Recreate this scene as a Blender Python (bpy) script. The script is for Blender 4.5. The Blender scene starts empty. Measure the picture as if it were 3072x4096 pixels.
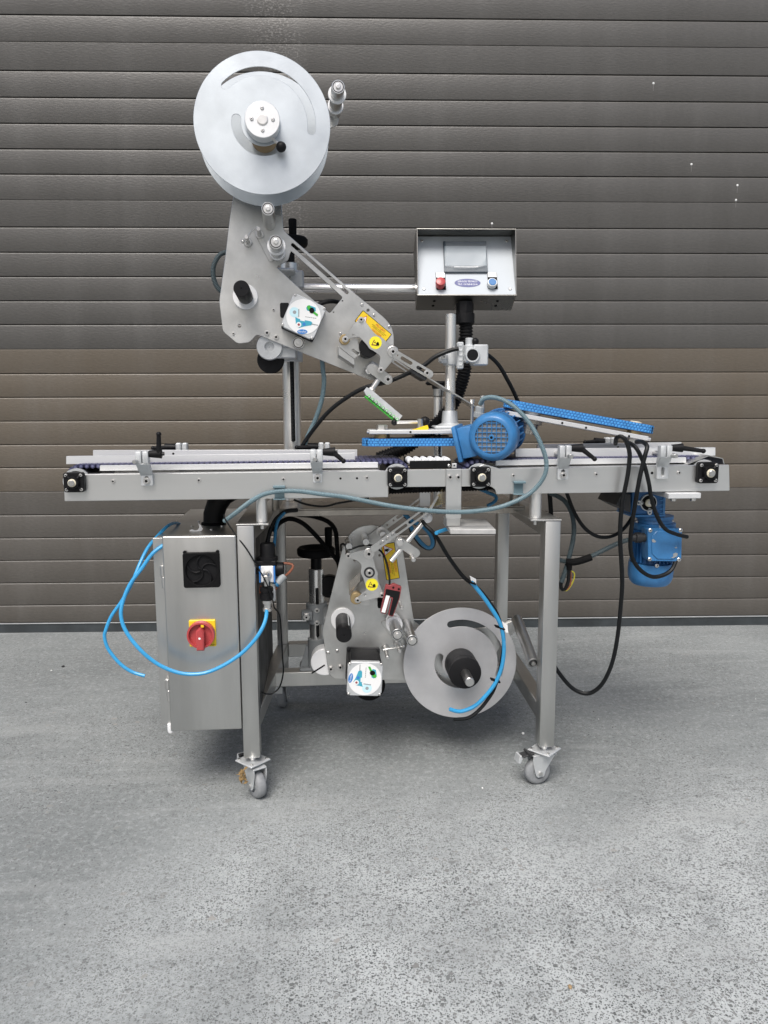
import bpy, bmesh, math, random
from mathutils import Vector, Matrix
random.seed(7)
R = math.radians
C = bpy.context.scene.collection
SC = bpy.context.scene

# ------------------------------------------------------------------ camera
FPX = 3077.0                      # focal length in pixels of the 3072 x 4096 photograph
CAM = Vector((0.0, -1.9, 1.027))
YAW, PITCH, ROLL = R(4.3), R(8.3), 0.003
fwd = Vector((math.sin(YAW) * math.cos(PITCH), math.cos(YAW) * math.cos(PITCH), -math.sin(PITCH)))
rgt = fwd.cross(Vector((0, 0, 1))).normalized()
upv = rgt.cross(fwd).normalized()
rgt, upv = (rgt - ROLL * upv).normalized(), (upv + ROLL * rgt).normalized()
cam = bpy.data.cameras.new('camera')
cam.sensor_fit = 'VERTICAL'
cam.sensor_height = 36.0
cam.lens = 36.0 * FPX / 4096
cam.clip_start, cam.clip_end = 0.05, 500
co = bpy.data.objects.new('camera', cam)
C.objects.link(co)
co.matrix_world = Matrix.Translation(CAM) @ Matrix((rgt, upv, -fwd)).transposed().to_4x4()
SC.camera = co

# ------------------------------------------------------------------ daylight (overcast, soft sun high behind the camera)
SUN_EL, SUN_AZ = 55.0, -162.0     # azimuth from +Y clockwise
w = bpy.data.worlds.new('World')
SC.world = w
w.use_nodes = True
nt = w.node_tree
bg = nt.nodes['Background']
sky = nt.nodes.new('ShaderNodeTexSky')
sky.sky_type = 'NISHITA'
sky.sun_disc = False
sky.sun_elevation = R(SUN_EL)
sky.sun_rotation = R(SUN_AZ)
sky.air_density, sky.dust_density, sky.ozone_density = 1.0, 5.0, 1.0
nt.links.new(sky.outputs[0], bg.inputs[0])
bg.inputs[1].default_value = 0.06
sun = bpy.data.lights.new('sun', 'SUN')
sun.energy = 1.5
sun.angle = R(32)
sun.color = (1.0, 0.985, 0.96)
so = bpy.data.objects.new('sun', sun)
C.objects.link(so)
sd = Vector((math.sin(R(SUN_AZ)) * math.cos(R(SUN_EL)), math.cos(R(SUN_AZ)) * math.cos(R(SUN_EL)), math.sin(R(SUN_EL))))
so.rotation_euler = sd.to_track_quat('Z', 'Y').to_euler()
so.location = (0, -3, 5)
vs = SC.view_settings
vs.view_transform = 'Standard'
vs.look = 'None'
vs.gamma = 1.0
vs.use_curve_mapping = False
vs.exposure = 1.0

# ------------------------------------------------------------------ frames: a place in the world with its own axes
class Fr:
    def __init__(s, o=(0, 0, 0), yaw=0, pitch=0, roll=0):
        s.M = Matrix.Translation(Vector(o)) @ Matrix.Rotation(R(yaw), 4, 'Z') @ Matrix.Rotation(R(pitch), 4, 'X') @ Matrix.Rotation(R(roll), 4, 'Y')
        s.I = s.M.inverted()
        s.o = s.I @ CAM
    def ray(s, px, py):
        d = fwd * FPX + rgt * (px - 1536) - upv * (py - 2048)
        return s.I.to_3x3() @ d
    def p(s, px, py, d=0.0):          # point of the local plane y = d
        v = s.ray(px, py)
        return s.o + v * ((d - s.o.y) / v.y)
    def pz(s, px, py, z):             # point of the local plane z
        v = s.ray(px, py)
        return s.o + v * ((z - s.o.z) / v.z)
    def xz(s, pts, d=0.0):
        return [(q.x, q.z) for q in (s.p(a, b, d) for a, b in pts)]
    def r(s, px, py, rad, d=0.0):
        return (s.p(px + rad, py, d) - s.p(px - rad, py, d)).length / 2
    def path(s, pts):
        return [s.p(*q) for q in pts]
W = Fr()
def zoom(x0, y0, k):
    return lambda x, y: (x0 + x / k, y0 + y / k)
def conv(z, pts):
    return [z(*q) for q in pts]
ZA = zoom(720, 160, 2.3042)       # top reel
ZB = zoom(820, 780, 2.07375)      # top applicator
ZC = zoom(1100, 1100, 2.37)
ZD = zoom(1580, 860, 2.8603)      # control panel
ZE = zoom(1400, 1300, 2.07375)    # hold-down unit
ZF = zoom(1900, 1500, 1.5651)     # right conveyor
ZG = zoom(220, 1700, 1.8433)      # left conveyor
ZH = zoom(1000, 1700, 1.659)      # centre
ZI = zoom(400, 1950, 2.212)       # cabinet top
ZJ = zoom(400, 2400, 2.07375)     # cabinet bottom
ZK = zoom(1050, 2000, 2.37)       # lower applicator
ZL = zoom(1500, 2300, 2.07375)    # lower reel
ZM = zoom(1700, 1850, 2.765)      # plate
ZN = zoom(2050, 1900, 1.8231)     # right cables

# ------------------------------------------------------------------ materials
MATS = {}
def mat(name, col, metal=0.0, rough=0.5, var=0.10, vs_=25, bump=0.0, bs=300, st=(1, 1, 1), rvar=0.10, spec=0.5, coat=0.0, sheen=0):
    m = bpy.data.materials.new(name)
    m.use_nodes = True
    n, l = m.node_tree.nodes, m.node_tree.links
    b = n['Principled BSDF']
    b.inputs['Metallic'].default_value = metal
    b.inputs['Specular IOR Level'].default_value = spec
    b.inputs['Coat Weight'].default_value = coat
    tc = n.new('ShaderNodeTexCoord')
    mp = n.new('ShaderNodeMapping'); mp.inputs['Scale'].default_value = st
    l.new(tc.outputs['Object'], mp.inputs['Vector'])
    nz = n.new('ShaderNodeTexNoise'); nz.inputs['Scale'].default_value = vs_; nz.inputs['Detail'].default_value = 6; nz.inputs['Roughness'].default_value = 0.6
    l.new(mp.outputs[0], nz.inputs['Vector'])
    mr = n.new('ShaderNodeMapRange')
    mr.inputs['From Min'].default_value, mr.inputs['From Max'].default_value = 0.3, 0.7
    mr.inputs['To Min'].default_value, mr.inputs['To Max'].default_value = 1 - var, 1 + var
    l.new(nz.outputs['Fac'], mr.inputs['Value'])
    mx = n.new('ShaderNodeVectorMath'); mx.operation = 'SCALE'
    mx.inputs[0].default_value = col
    l.new(mr.outputs[0], mx.inputs['Scale'])
    l.new(mx.outputs[0], b.inputs['Base Color'])
    n2 = n.new('ShaderNodeTexNoise'); n2.inputs['Scale'].default_value = vs_ * 0.45; n2.inputs['Detail'].default_value = 5
    l.new(mp.outputs[0], n2.inputs['Vector'])
    m2 = n.new('ShaderNodeMapRange')
    m2.inputs['From Min'].default_value, m2.inputs['From Max'].default_value = 0.3, 0.7
    m2.inputs['To Min'].default_value, m2.inputs['To Max'].default_value = max(0.02, rough - rvar), min(1, rough + rvar)
    l.new(n2.outputs['Fac'], m2.inputs['Value'])
    l.new(m2.outputs[0], b.inputs['Roughness'])
    if bump:
        n3 = n.new('ShaderNodeTexNoise'); n3.inputs['Scale'].default_value = bs; n3.inputs['Detail'].default_value = 3
        l.new(mp.outputs[0], n3.inputs['Vector'])
        bp = n.new('ShaderNodeBump'); bp.inputs['Strength'].default_value = bump; bp.inputs['Distance'].default_value = 0.002
        l.new(n3.outputs['Fac'], bp.inputs['Height'])
        l.new(bp.outputs[0], b.inputs['Normal'])
    MATS[name] = m
    return m
mat('steel', (0.57, 0.57, 0.555), 1.0, 0.38, 0.12, 9, 0.02, 120, (1, 1, 0.15), 0.10)
mat('steel_h', (0.68, 0.685, 0.675), 0.9, 0.36, 0.06, 7, 0.05, 120, (0.12, 1, 1), 0.10)
mat('plate', (0.60, 0.60, 0.585), 0.95, 0.37, 0.14, 14, 0.06, 260, (1, 1, 1), 0.13)
mat('dull', (0.50, 0.50, 0.49), 0.35, 0.55, 0.14, 30, 0.06, 260)
mat('alu', (0.73, 0.74, 0.745), 0.55, 0.45, 0.06, 10, 0.04, 200, (0.3, 1, 1), 0.08)
mat('disc', (0.56, 0.60, 0.63), 0.7, 0.44, 0.10, 11, 0.05, 200, (1, 1, 1), 0.14)
mat('disc_grey', (0.58, 0.58, 0.59), 0.65, 0.50, 0.10, 11, 0.05, 200, (1, 1, 1), 0.14)
mat('cast', (0.58, 0.60, 0.61), 0.5, 0.5, 0.08, 40, 0.15, 300)
mat('chrome', (0.92, 0.91, 0.89), 0.9, 0.30, 0.04, 20, 0, 1, (1, 1, 1), 0.05)
mat('roller', (0.58, 0.58, 0.57), 1.0, 0.30, 0.05, 20, 0, 1, (1, 1, 1), 0.06)
mat('bolt', (0.70, 0.69, 0.67), 1.0, 0.36, 0.05, 40)
mat('worn', (0.40, 0.37, 0.33), 0.9, 0.30, 0.25, 14, 0.1, 60)
mat('black', (0.008, 0.008, 0.009), 0, 0.48, 0.2, 30, 0.05, 300, spec=0.2)
mat('matt', (0.006, 0.006, 0.0065), 0, 0.7, 0.2, 30, spec=0.12)
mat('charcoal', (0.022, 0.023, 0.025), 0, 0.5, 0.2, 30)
mat('cable', (0.007, 0.008, 0.009), 0, 0.45, 0.2, 20, spec=0.22)
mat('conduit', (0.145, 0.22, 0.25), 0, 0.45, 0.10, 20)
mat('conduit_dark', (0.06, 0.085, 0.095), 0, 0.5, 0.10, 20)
mat('hose', (0.04, 0.32, 0.62), 0, 0.28, 0.06, 20)
mat('hose_dark', (0.02, 0.15, 0.30), 0, 0.35, 0.06, 20)
mat('copper', (0.22, 0.07, 0.035), 0, 0.4, 0.15, 20)
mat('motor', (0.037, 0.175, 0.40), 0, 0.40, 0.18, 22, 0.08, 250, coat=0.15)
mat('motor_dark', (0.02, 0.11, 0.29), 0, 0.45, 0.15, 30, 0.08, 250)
mat('belt', (0.06, 0.29, 0.64), 0, 0.5, 0.12, 60, 0.1, 300)
mat('belt_base', (0.02, 0.13, 0.38), 0, 0.6, 0.12, 60)
mat('chain_pin', (0.12, 0.125, 0.22), 0, 0.4, 0.1, 60)
mat('chain', (0.045, 0.047, 0.105), 0, 0.42, 0.15, 60)
mat('white', (0.80, 0.81, 0.82), 0, 0.4, 0.03, 20)
mat('panel', (0.47, 0.51, 0.545), 0.1, 0.6, 0.03, 10)
mat('sticker', (0.80, 0.81, 0.81), 0, 0.35, 0.01, 20)
mat('paper', (0.88, 0.88, 0.87), 0, 0.7, 0.03, 20)
mat('grey', (0.30, 0.32, 0.33), 0, 0.55, 0.1, 20)
mat('rubber', (0.24, 0.25, 0.26), 0, 0.6, 0.15, 60)
mat('yellow', (0.85, 0.60, 0.02), 0, 0.4, 0.05, 20)
mat('lemon', (0.88, 0.78, 0.03), 0, 0.4, 0.04, 20)
mat('red', (0.43, 0.06, 0.062), 0, 0.35, 0.06, 20)
mat('red_ink', (0.62, 0.06, 0.03), 0, 0.5, 0.02, 20)
mat('sensor_red', (0.28, 0.05, 0.055), 0, 0.45, 0.1, 20)
mat('green', (0.06, 0.42, 0.05), 0, 0.45, 0.1, 20)
mat('brass', (0.48, 0.36, 0.19), 0.8, 0.4, 0.1, 20)
mat('card', (0.34, 0.24, 0.13), 0, 0.7, 0.1, 20)
mat('cream', (0.72, 0.67, 0.52), 0, 0.45, 0.05, 20)
mat('blue_button', (0.03, 0.16, 0.40), 0, 0.35, 0.03, 20)
mat('teal', (0.05, 0.36, 0.48), 0, 0.4, 0.02, 20)
mat('sky_ink', (0.55, 0.78, 0.85), 0, 0.4, 0.02, 20)
mat('oval', (0.04, 0.20, 0.55), 0, 0.4, 0.02, 20)
mat('violet', (0.08, 0.09, 0.24), 0, 0.4, 0.03, 20)
mat('screen', (0.27, 0.31, 0.34), 0, 0.10, 0.02, 20)
mat('screen_frame', (0.07, 0.09, 0.11), 0, 0.25, 0.05, 20)
mat('film', (0.75, 0.80, 0.84), 0, 0.16, 0.04, 40)
MATS['film'].node_tree.nodes['Principled BSDF'].inputs['Alpha'].default_value = 0.22
mat('box_steel', (0.24, 0.235, 0.22), 1.0, 0.32, 0.06, 9, 0.03, 120)
mat('bristle', (0.50, 0.42, 0.22), 0, 0.7, 0.25, 80)
mat('leaf', (0.23, 0.15, 0.06), 0, 0.8, 0.3, 80)
mat('wire_yellow', (0.35, 0.32, 0.03), 0, 0.5, 0.1, 20)
mat('stone', (0.33, 0.34, 0.34), 0, 0.85, 0.25, 80)
mat('pale_stone', (0.66, 0.67, 0.66), 0, 0.85, 0.15, 80)

# ------------------------------------------------------------------ mesh builder
class MB:
    def __init__(s):
        s.v, s.f, s.m, s.names = [], [], [], []
    def mi(s, name):
        if name not in s.names: s.names.append(name)
        return s.names.index(name)
    def add(s, v, f, m):
        o, k = len(s.v), s.mi(m)
        s.v += [Vector(q) for q in v]
        s.f += [[o + i for i in q] for q in f]
        s.m += [k] * len(f)
        return s
    def bm(s, bm, m, M=None):
        bm.verts.index_update()
        v = [(M @ q.co) if M else q.co.copy() for q in bm.verts]
        s.add(v, [[q.index for q in f.verts] for f in bm.faces], m)
        bm.free()
        return s
    def box(s, x0, x1, y0, y1, z0, z1, m, bev=0.0, M=None, seg=1):
        b = bmesh.new()
        bmesh.ops.create_cube(b, size=1)
        for q in b.verts:
            q.co = Vector(((x0 + x1) / 2 + q.co.x * (x1 - x0), (y0 + y1) / 2 + q.co.y * (y1 - y0), (z0 + z1) / 2 + q.co.z * (z1 - z0)))
        if bev: bmesh.ops.bevel(b, geom=b.edges[:], offset=min(bev, 0.45 * min(abs(x1 - x0), abs(y1 - y0), abs(z1 - z0))), segments=seg, profile=0.5, affect='EDGES')
        return s.bm(b, m, M)
    def hexa(s, pts, m, bev=0.0):       # 8 points: bottom four, top four
        b = bmesh.new()
        v = [b.verts.new(q) for q in pts]
        for q in ((3, 2, 1, 0), (4, 5, 6, 7), (0, 1, 5, 4), (1, 2, 6, 5), (2, 3, 7, 6), (3, 0, 4, 7)): b.faces.new([v[i] for i in q])
        bmesh.ops.recalc_face_normals(b, faces=b.faces[:])
        if bev: bmesh.ops.bevel(b, geom=b.edges[:], offset=bev, segments=1, profile=0.5, affect='EDGES')
        return s.bm(b, m)
    def poly(s, outer, y0, y1, m, holes=(), bev=0.0, M=None):   # outline in (x, z), thickness along y
        cu = bpy.data.curves.new('c', 'CURVE')
        cu.dimensions = '2D'; cu.fill_mode = 'BOTH'
        cu.extrude = abs(y1 - y0) / 2 - bev
        cu.bevel_depth = bev; cu.bevel_resolution = 0; cu.offset = -bev
        for lp in [outer] + list(holes):
            sp = cu.splines.new('POLY'); sp.points.add(len(lp) - 1)
            for i, q in enumerate(lp): sp.points[i].co = (q[0], q[1], 0, 1)
            sp.use_cyclic_u = True
        ob = bpy.data.objects.new('c', cu)
        me = bpy.data.meshes.new_from_object(ob)
        b = bmesh.new(); b.from_mesh(me)
        bpy.data.objects.remove(ob); bpy.data.curves.remove(cu); bpy.data.meshes.remove(me)
        bmesh.ops.remove_doubles(b, verts=b.verts[:], dist=1e-6)
        ym = (y0 + y1) / 2
        for q in b.verts: q.co = Vector((q.co.x, ym + q.co.z, q.co.y))
        bmesh.ops.recalc_face_normals(b, faces=b.faces[:])
        return s.bm(b, m, M)
    def lathe(s, p0, ax, prof, m, seg=24, cap=True):    # prof: (along, radius)
        p0, ax = Vector(p0), Vector(ax).normalized()
        a = ax.orthogonal().normalized(); c = ax.cross(a)
        if abs(ax.y) > 0.9: a = Vector((1, 0, 0)); a = (a - ax * a.dot(ax)).normalized(); c = ax.cross(a)
        v, f = [], []
        for t, r in prof:
            for i in range(seg):
                q = 2 * math.pi * i / seg
                v.append(p0 + ax * t + (a * math.cos(q) + c * math.sin(q)) * r)
        for k in range(len(prof) - 1):
            for i in range(seg):
                j = (i + 1) % seg
                f.append([k * seg + i, k * seg + j, (k + 1) * seg + j, (k + 1) * seg + i])
        if cap:
            if prof[0][1] > 1e-6: f.append(list(range(seg))[::-1])
            if prof[-1][1] > 1e-6: f.append([(len(prof) - 1) * seg + i for i in range(seg)])
        return s.add(v, f, m)
    def cyl(s, p0, p1, r, m, r1=None, seg=20, ch=0.0):
        p0, p1 = Vector(p0), Vector(p1); L = (p1 - p0).length
        r1 = r if r1 is None else r1
        pr = [(0, r - ch), (ch, r), (L - ch, r1), (L, r1 - ch)] if ch else [(0, r), (L, r1)]
        return s.lathe(p0, p1 - p0, pr, m, seg)
    def ball(s, c, r, m, seg=16):
        n = 8
        return s.lathe(Vector(c) - Vector((0, 0, r)), (0, 0, 1), [(r - r * math.cos(math.pi * i / n), max(1e-7, r * math.sin(math.pi * i / n))) for i in range(n + 1)], m, seg, False)
    def tube(s, pts, r, m, seg=8, pitch=0, depth=0.16, step=None, flat=None):
        pts = smooth(pts, step or (pitch / 4 if pitch else max(0.006, r)))
        v, f = [], []
        t0 = (pts[1] - pts[0]).normalized()
        a = t0.orthogonal().normalized()
        n = len(pts)
        for k in range(n):
            t = (pts[min(k + 1, n - 1)] - pts[max(k - 1, 0)]).normalized()
            a = (a - t * a.dot(t)).normalized(); b = t.cross(a)
            rr = r
            if pitch: rr = r * (1 - depth * (0, 0, 1, 1)[k % 4])
            for i in range(seg):
                q = 2 * math.pi * i / seg
                v.append(pts[k] + (a * math.cos(q) + b * math.sin(q)) * rr)
        for k in range(n - 1):
            for i in range(seg):
                j = (i + 1) % seg
                f.append([k * seg + i, k * seg + j, (k + 1) * seg + j, (k + 1) * seg + i])
        f.append(list(range(seg))[::-1]); f.append([(n - 1) * seg + i for i in range(seg)])
        return s.add(v, f, m)
    def text(s, txt, cx, cz, h, rot, y, m, wid=None, flip=False):
        cu = bpy.data.curves.new('t', 'FONT')
        cu.body = txt; cu.align_x = 'CENTER'; cu.align_y = 'CENTER'; cu.size = 1.0; cu.extrude = 0.0; cu.resolution_u = 2
        ob = bpy.data.objects.new('t', cu)
        me = bpy.data.meshes.new_from_object(ob)
        b = bmesh.new(); b.from_mesh(me)
        bpy.data.objects.remove(ob); bpy.data.curves.remove(cu); bpy.data.meshes.remove(me)
        xs = [q.co.x for q in b.verts] or [0, 1]
        k = h / 0.72
        kx = wid / (max(xs) - min(xs)) if wid else k
        ca, sa = math.cos(rot), math.sin(rot)
        for q in b.verts:
            u, t = q.co.x * kx, q.co.y * k
            q.co = Vector((cx + u * ca - t * sa, y, cz + u * sa + t * ca))
        return s.bm(b, m)
    def mesh(s, name, angle=35):
        me = bpy.data.meshes.new(name)
        me.from_pydata([tuple(q) for q in s.v], [], s.f)
        for n in s.names: me.materials.append(MATS[n])
        me.polygons.foreach_set('material_index', s.m)
        me.polygons.foreach_set('use_smooth', [True] * len(s.f))
        me.update()
        me.set_sharp_from_angle(angle=R(angle))
        caps = [p for p in me.polygons if len(p.vertices) > 5]
        if caps:                                  # flat end caps stay flat
            at = me.attributes.get('sharp_edge') or me.attributes.new('sharp_edge', 'BOOLEAN', 'EDGE')
            idx = {e.key: e.index for e in me.edges}
            for p in caps:
                for k in p.edge_keys: at.data[idx[k]].value = True
        return me
    def build(s, name, parent=None, fr=None, label=None, angle=35, **kw):
        o = bpy.data.objects.new(name, s.mesh(name, angle))
        return place(o, parent, fr, label, **kw)

def smooth(pts, step):
    pts = [Vector(q) for q in pts]
    if len(pts) < 3:
        n = max(2, int((pts[1] - pts[0]).length / step))
        return [pts[0].lerp(pts[1], i / n) for i in range(n + 1)]
    e = [pts[0] * 2 - pts[1]] + pts + [pts[-1] * 2 - pts[-2]]
    fine = []
    for i in range(1, len(e) - 2):
        a, b, c, d = e[i - 1], e[i], e[i + 1], e[i + 2]
        for k in range(24):
            t = k / 24
            fine.append(0.5 * ((2 * b) + (c - a) * t + (2 * a - 5 * b + 4 * c - d) * t * t + (3 * b - a - 3 * c + d) * t ** 3))
    fine.append(pts[-1])
    out, acc = [fine[0]], 0.0
    for i in range(1, len(fine)):
        L = (fine[i] - fine[i - 1]).length
        if L < 1e-9: continue
        while acc + L >= step:
            k = (step - acc) / L
            q = fine[i - 1].lerp(fine[i], k)
            out.append(q)
            fine[i - 1] = q
            L = (fine[i] - q).length
            acc = 0.0
            if L < 1e-9: break
        acc += L
    if (out[-1] - fine[-1]).length > 1e-5: out.append(fine[-1])
    return out
def rnd(pts, rad, n=4):                # round the corners of an outline
    out = []
    N = len(pts)
    for i in range(N):
        a, b, c = Vector(pts[i - 1]), Vector(pts[i]), Vector(pts[(i + 1) % N])
        u, v = (a - b), (c - b)
        r = min(rad, u.length * 0.45, v.length * 0.45)
        p, q = b + u.normalized() * r, b + v.normalized() * r
        for k in range(n + 1):
            t = k / n
            out.append(tuple(p * (1 - t) ** 2 + b * 2 * t * (1 - t) + q * t * t))
    return out
def circ(cx, cz, r, n=28, kz=1.0):
    return [(cx + r * math.cos(2 * math.pi * i / n), cz + kz * r * math.sin(2 * math.pi * i / n)) for i in range(n)]
def arcslot(cx, cz, r0, r1, a0, a1, n=30):   # round-ended curved slot
    a0, a1 = R(a0), R(a1)
    rm, rh = (r0 + r1) / 2, (r1 - r0) / 2
    P = [(cx + r1 * math.cos(a0 + (a1 - a0) * i / n), cz + r1 * math.sin(a0 + (a1 - a0) * i / n)) for i in range(n + 1)]
    sgn = 1 if a1 > a0 else -1
    P += [(cx + rm * math.cos(a1) + rh * math.cos(a1 + sgn * math.pi * k / 8), cz + rm * math.sin(a1) + rh * math.sin(a1 + sgn * math.pi * k / 8)) for k in range(1, 8)]
    P += [(cx + r0 * math.cos(a1 + (a0 - a1) * i / n), cz + r0 * math.sin(a1 + (a0 - a1) * i / n)) for i in range(n + 1)]
    P += [(cx + rm * math.cos(a0) + rh * math.cos(a0 + math.pi + sgn * math.pi * k / 8), cz + rm * math.sin(a0) + rh * math.sin(a0 + math.pi + sgn * math.pi * k / 8)) for k in range(1, 8)]
    return P
def strip(a, b, r, n=8):               # round-ended bar outline between two points
    a, b = Vector(a), Vector(b)
    t = math.atan2(b.y - a.y, b.x - a.x)
    P = [(a.x + r * math.cos(t + math.pi / 2 + math.pi * i / n), a.y + r * math.sin(t + math.pi / 2 + math.pi * i / n)) for i in range(n + 1)]
    P += [(b.x + r * math.cos(t - math.pi / 2 + math.pi * i / n), b.y + r * math.sin(t - math.pi / 2 + math.pi * i / n)) for i in range(n + 1)]
    return P

# ------------------------------------------------------------------ objects
def place(o, parent=None, fr=None, label=None, kind=None, category=None, group=None):
    C.objects.link(o)
    if fr is not None: o.matrix_world = fr.M
    if parent is not None:
        o.parent = parent
        o.matrix_parent_inverse = WM[parent.name].inverted()
    WM[o.name] = fr.M.copy() if fr is not None else Matrix()
    if label: o['label'] = label
    if kind: o['kind'] = kind
    if category: o['category'] = category
    if group: o['group'] = group
    return o
WM = {}
def empty(name, parent=None, fr=None, **kw):
    o = bpy.data.objects.new(name, None)
    o.empty_display_size = 0.05
    return place(o, parent, fr, **kw)
def put(me, name, parent, loc, fr=W, rot=None, **kw):     # shared mesh at a local point of a frame
    o = bpy.data.objects.new(name, me)
    f = Fr(); f.M = fr.M @ Matrix.Translation(Vector(loc)) @ (rot or Matrix())
    return place(o, parent, f, **kw)
BOLTS = {}
def bolt(parent, loc, r, fr=W, kind='cap', name='bolt', rot=None):
    key = (kind, round(r, 4))
    if key not in BOLTS:
        b = MB()
        if kind == 'cap':
            b.lathe((0, 0, 0), (0, -1, 0), [(0, r * 1.35), (r * .18, r * 1.35), (r * .2, r), (r * .85, r), (r, r * .88), (r, r * .55), (r * .5, r * .5)], 'bolt', 16, False)
            b.lathe((0, -r * .45, 0), (0, -1, 0), [(0, r * .55), (0.0001, r * .55)], 'matt', 6)
        elif kind == 'pan':
            b.lathe((0, 0, 0), (0, -1, 0), [(0, r), (r * .25, r * .95), (r * .5, r * .6), (r * .5, r * .3)], 'bolt', 14, False)
            b.lathe((0, -r * .4, 0), (0, -1, 0), [(0, r * .35), (r * .02, r * .35)], 'matt', 6)
        elif kind == 'hex':
            b.lathe((0, 0, 0), (0, -1, 0), [(0, r), (r * .7, r), (r * .8, r * .85)], 'bolt', 6)
        elif kind == 'hole':
            b.lathe((0, 0.001, 0), (0, -1, 0), [(0, r), (0.0015, r)], 'matt', 14)
        BOLTS[key] = b.mesh(name)
    return put(BOLTS[key], name, parent, loc, fr, rot)
# ================================================================== setting
def ground_material():
    m = bpy.data.materials.new('concrete'); m.use_nodes = True
    n, l = m.node_tree.nodes, m.node_tree.links
    b = n['Principled BSDF']
    tc = n.new('ShaderNodeTexCoord')
    def noise(s, d, r=0.6, st=None):
        q = n.new('ShaderNodeTexNoise'); q.inputs['Scale'].default_value = s; q.inputs['Detail'].default_value = d; q.inputs['Roughness'].default_value = r
        if st:
            mp = n.new('ShaderNodeMapping'); mp.inputs['Scale'].default_value = st; mp.inputs['Rotation'].default_value = (0, 0, 0.5)
            l.new(tc.outputs['Object'], mp.inputs[0]); l.new(mp.outputs[0], q.inputs['Vector'])
        else: l.new(tc.outputs['Object'], q.inputs['Vector'])
        return q.outputs['Fac']
    def rng(v, a, b_, c, d):
        q = n.new('ShaderNodeMapRange'); q.inputs[1].default_value, q.inputs[2].default_value, q.inputs[3].default_value, q.inputs[4].default_value = a, b_, c, d
        l.new(v, q.inputs[0]); return q.outputs[0]
    def mul(a, c):
        q = n.new('ShaderNodeMath'); q.operation = 'MULTIPLY'; l.new(a, q.inputs[0])
        if hasattr(c, 'links'): l.new(c, q.inputs[1])
        else: q.inputs[1].default_value = c
        return q.outputs[0]
    def mix(f, a, c):
        q = n.new('ShaderNodeMix'); q.data_type = 'RGBA'
        if hasattr(f, 'links'): l.new(f, q.inputs[0])
        else: q.inputs[0].default_value = f
        for k, v in ((6, a), (7, c)):
            if isinstance(v, tuple): q.inputs[k].default_value = v + (1,)
            else: l.new(v, q.inputs[k])
        return q.outputs[2]
    # worn zone in front of the door: the skin is rubbed off and the aggregate shows
    sp = n.new('ShaderNodeSeparateXYZ'); l.new(tc.outputs['Object'], sp.inputs[0])
    def add(a, c, k):
        q = n.new('ShaderNodeMath'); q.operation = 'MULTIPLY_ADD'; l.new(a, q.inputs[0]); q.inputs[1].default_value = k; l.new(c, q.inputs[2]); return q.outputs[0]
    wob = noise(2.3, 5, 0.6)
    zy = rng(add(wob, sp.outputs[1], 0.9), 0.62, 0.05, 0, 1)
    zx = rng(add(wob, sp.outputs[0], 0.8), -0.30, 0.25, 0, 1)
    zone = mul(zy, zx)
    big = rng(noise(1.3, 5, 0.55), 0.36, 0.64, 0, 1)
    mid = rng(noise(5, 6, 0.65, (0.6, 2.2, 1)), 0.33, 0.68, 0, 1)
    fine = rng(noise(160, 4, 0.7), 0.3, 0.7, 0, 1)
    paste = mix(mul(big, .7), (0.162, 0.176, 0.176), (0.310, 0.330, 0.329))
    paste = mix(mul(mul(zone, rng(noise(3.1, 5, 0.6), 0.38, 0.60, 0.42, 1)), 0.85), paste, (0.60, 0.63, 0.628))
    paste = mix(mul(mid, 0.30), paste, (0.40, 0.415, 0.415))
    paste = mix(mul(rng(noise(9, 5, .6, (1, 1.6, 1)), 0.55, 0.75, 0, 1), 0.5), paste, (0.17, 0.18, 0.18))
    paste = mix(mul(fine, 0.45), paste, (0.13, 0.145, 0.145))
    paste = mix(mul(rng(noise(62, 5, 0.7), 0.5, 0.62, 0, 1), 0.35), paste, (0.44, 0.46, 0.46))
    # exposed aggregate: dark and pale stones of several sizes
    def stones(scale, thr, col, tint):
        v = n.new('ShaderNodeTexVoronoi'); v.inputs['Scale'].default_value = scale
        wv = n.new('ShaderNodeTexNoise'); wv.inputs['Scale'].default_value = scale * 0.9; l.new(tc.outputs['Object'], wv.inputs['Vector'])
        ad = n.new('ShaderNodeMix'); ad.data_type = 'VECTOR'; ad.inputs[0].default_value = 0.012 * 100 / scale
        l.new(tc.outputs['Object'], ad.inputs[4]); l.new(wv.outputs['Color'], ad.inputs[5]); l.new(ad.outputs[1], v.inputs['Vector'])
        sep = n.new('ShaderNodeSeparateColor'); l.new(v.outputs['Color'], sep.inputs[0])
        pick = rng(sep.outputs[0], thr, thr + 0.02, 0, 1)
        inside = rng(v.outputs['Distance'], 0.36, 0.46, 1, 0)
        c = mix(sep.outputs[1], col, tint)
        return mul(pick, inside), c
    wz_ = n.new('ShaderNodeMath'); wz_.operation = 'MAXIMUM'; l.new(zone, wz_.inputs[0]); l.new(rng(noise(1.6, 5, 0.6), 0.40, 0.62, 0.35, .9), wz_.inputs[1]); wear = wz_.outputs[0]
    col = paste
    for sc, th, a, c in ((300, 0.40, (0.08, 0.085, 0.085), (0.22, 0.228, 0.226)), (200, 0.52, (0.06, 0.066, 0.066), (0.20, 0.208, 0.206)), (120, 0.78, (0.075, 0.08, 0.08), (0.24, 0.245, 0.24)), (62, 0.965, (0.14, 0.15, 0.15), (0.30, 0.29, 0.27))):
        f, cc = stones(sc, th, a, c)
        col = mix(mul(mul(f, wear), 0.95), col, cc)
    # thin pale scratches and dark specks
    col = mix(mul(rng(noise(2.2, 7, .68, (0.5, 2.4, 1)), 0.54, 0.70, 0, 1), 0.55), col, (0.36, 0.375, 0.37))
    col = mix(rng(noise(38, 2, .5), 0.765, 0.785, 0, 0.8), col, (0.06, 0.06, 0.06))
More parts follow.
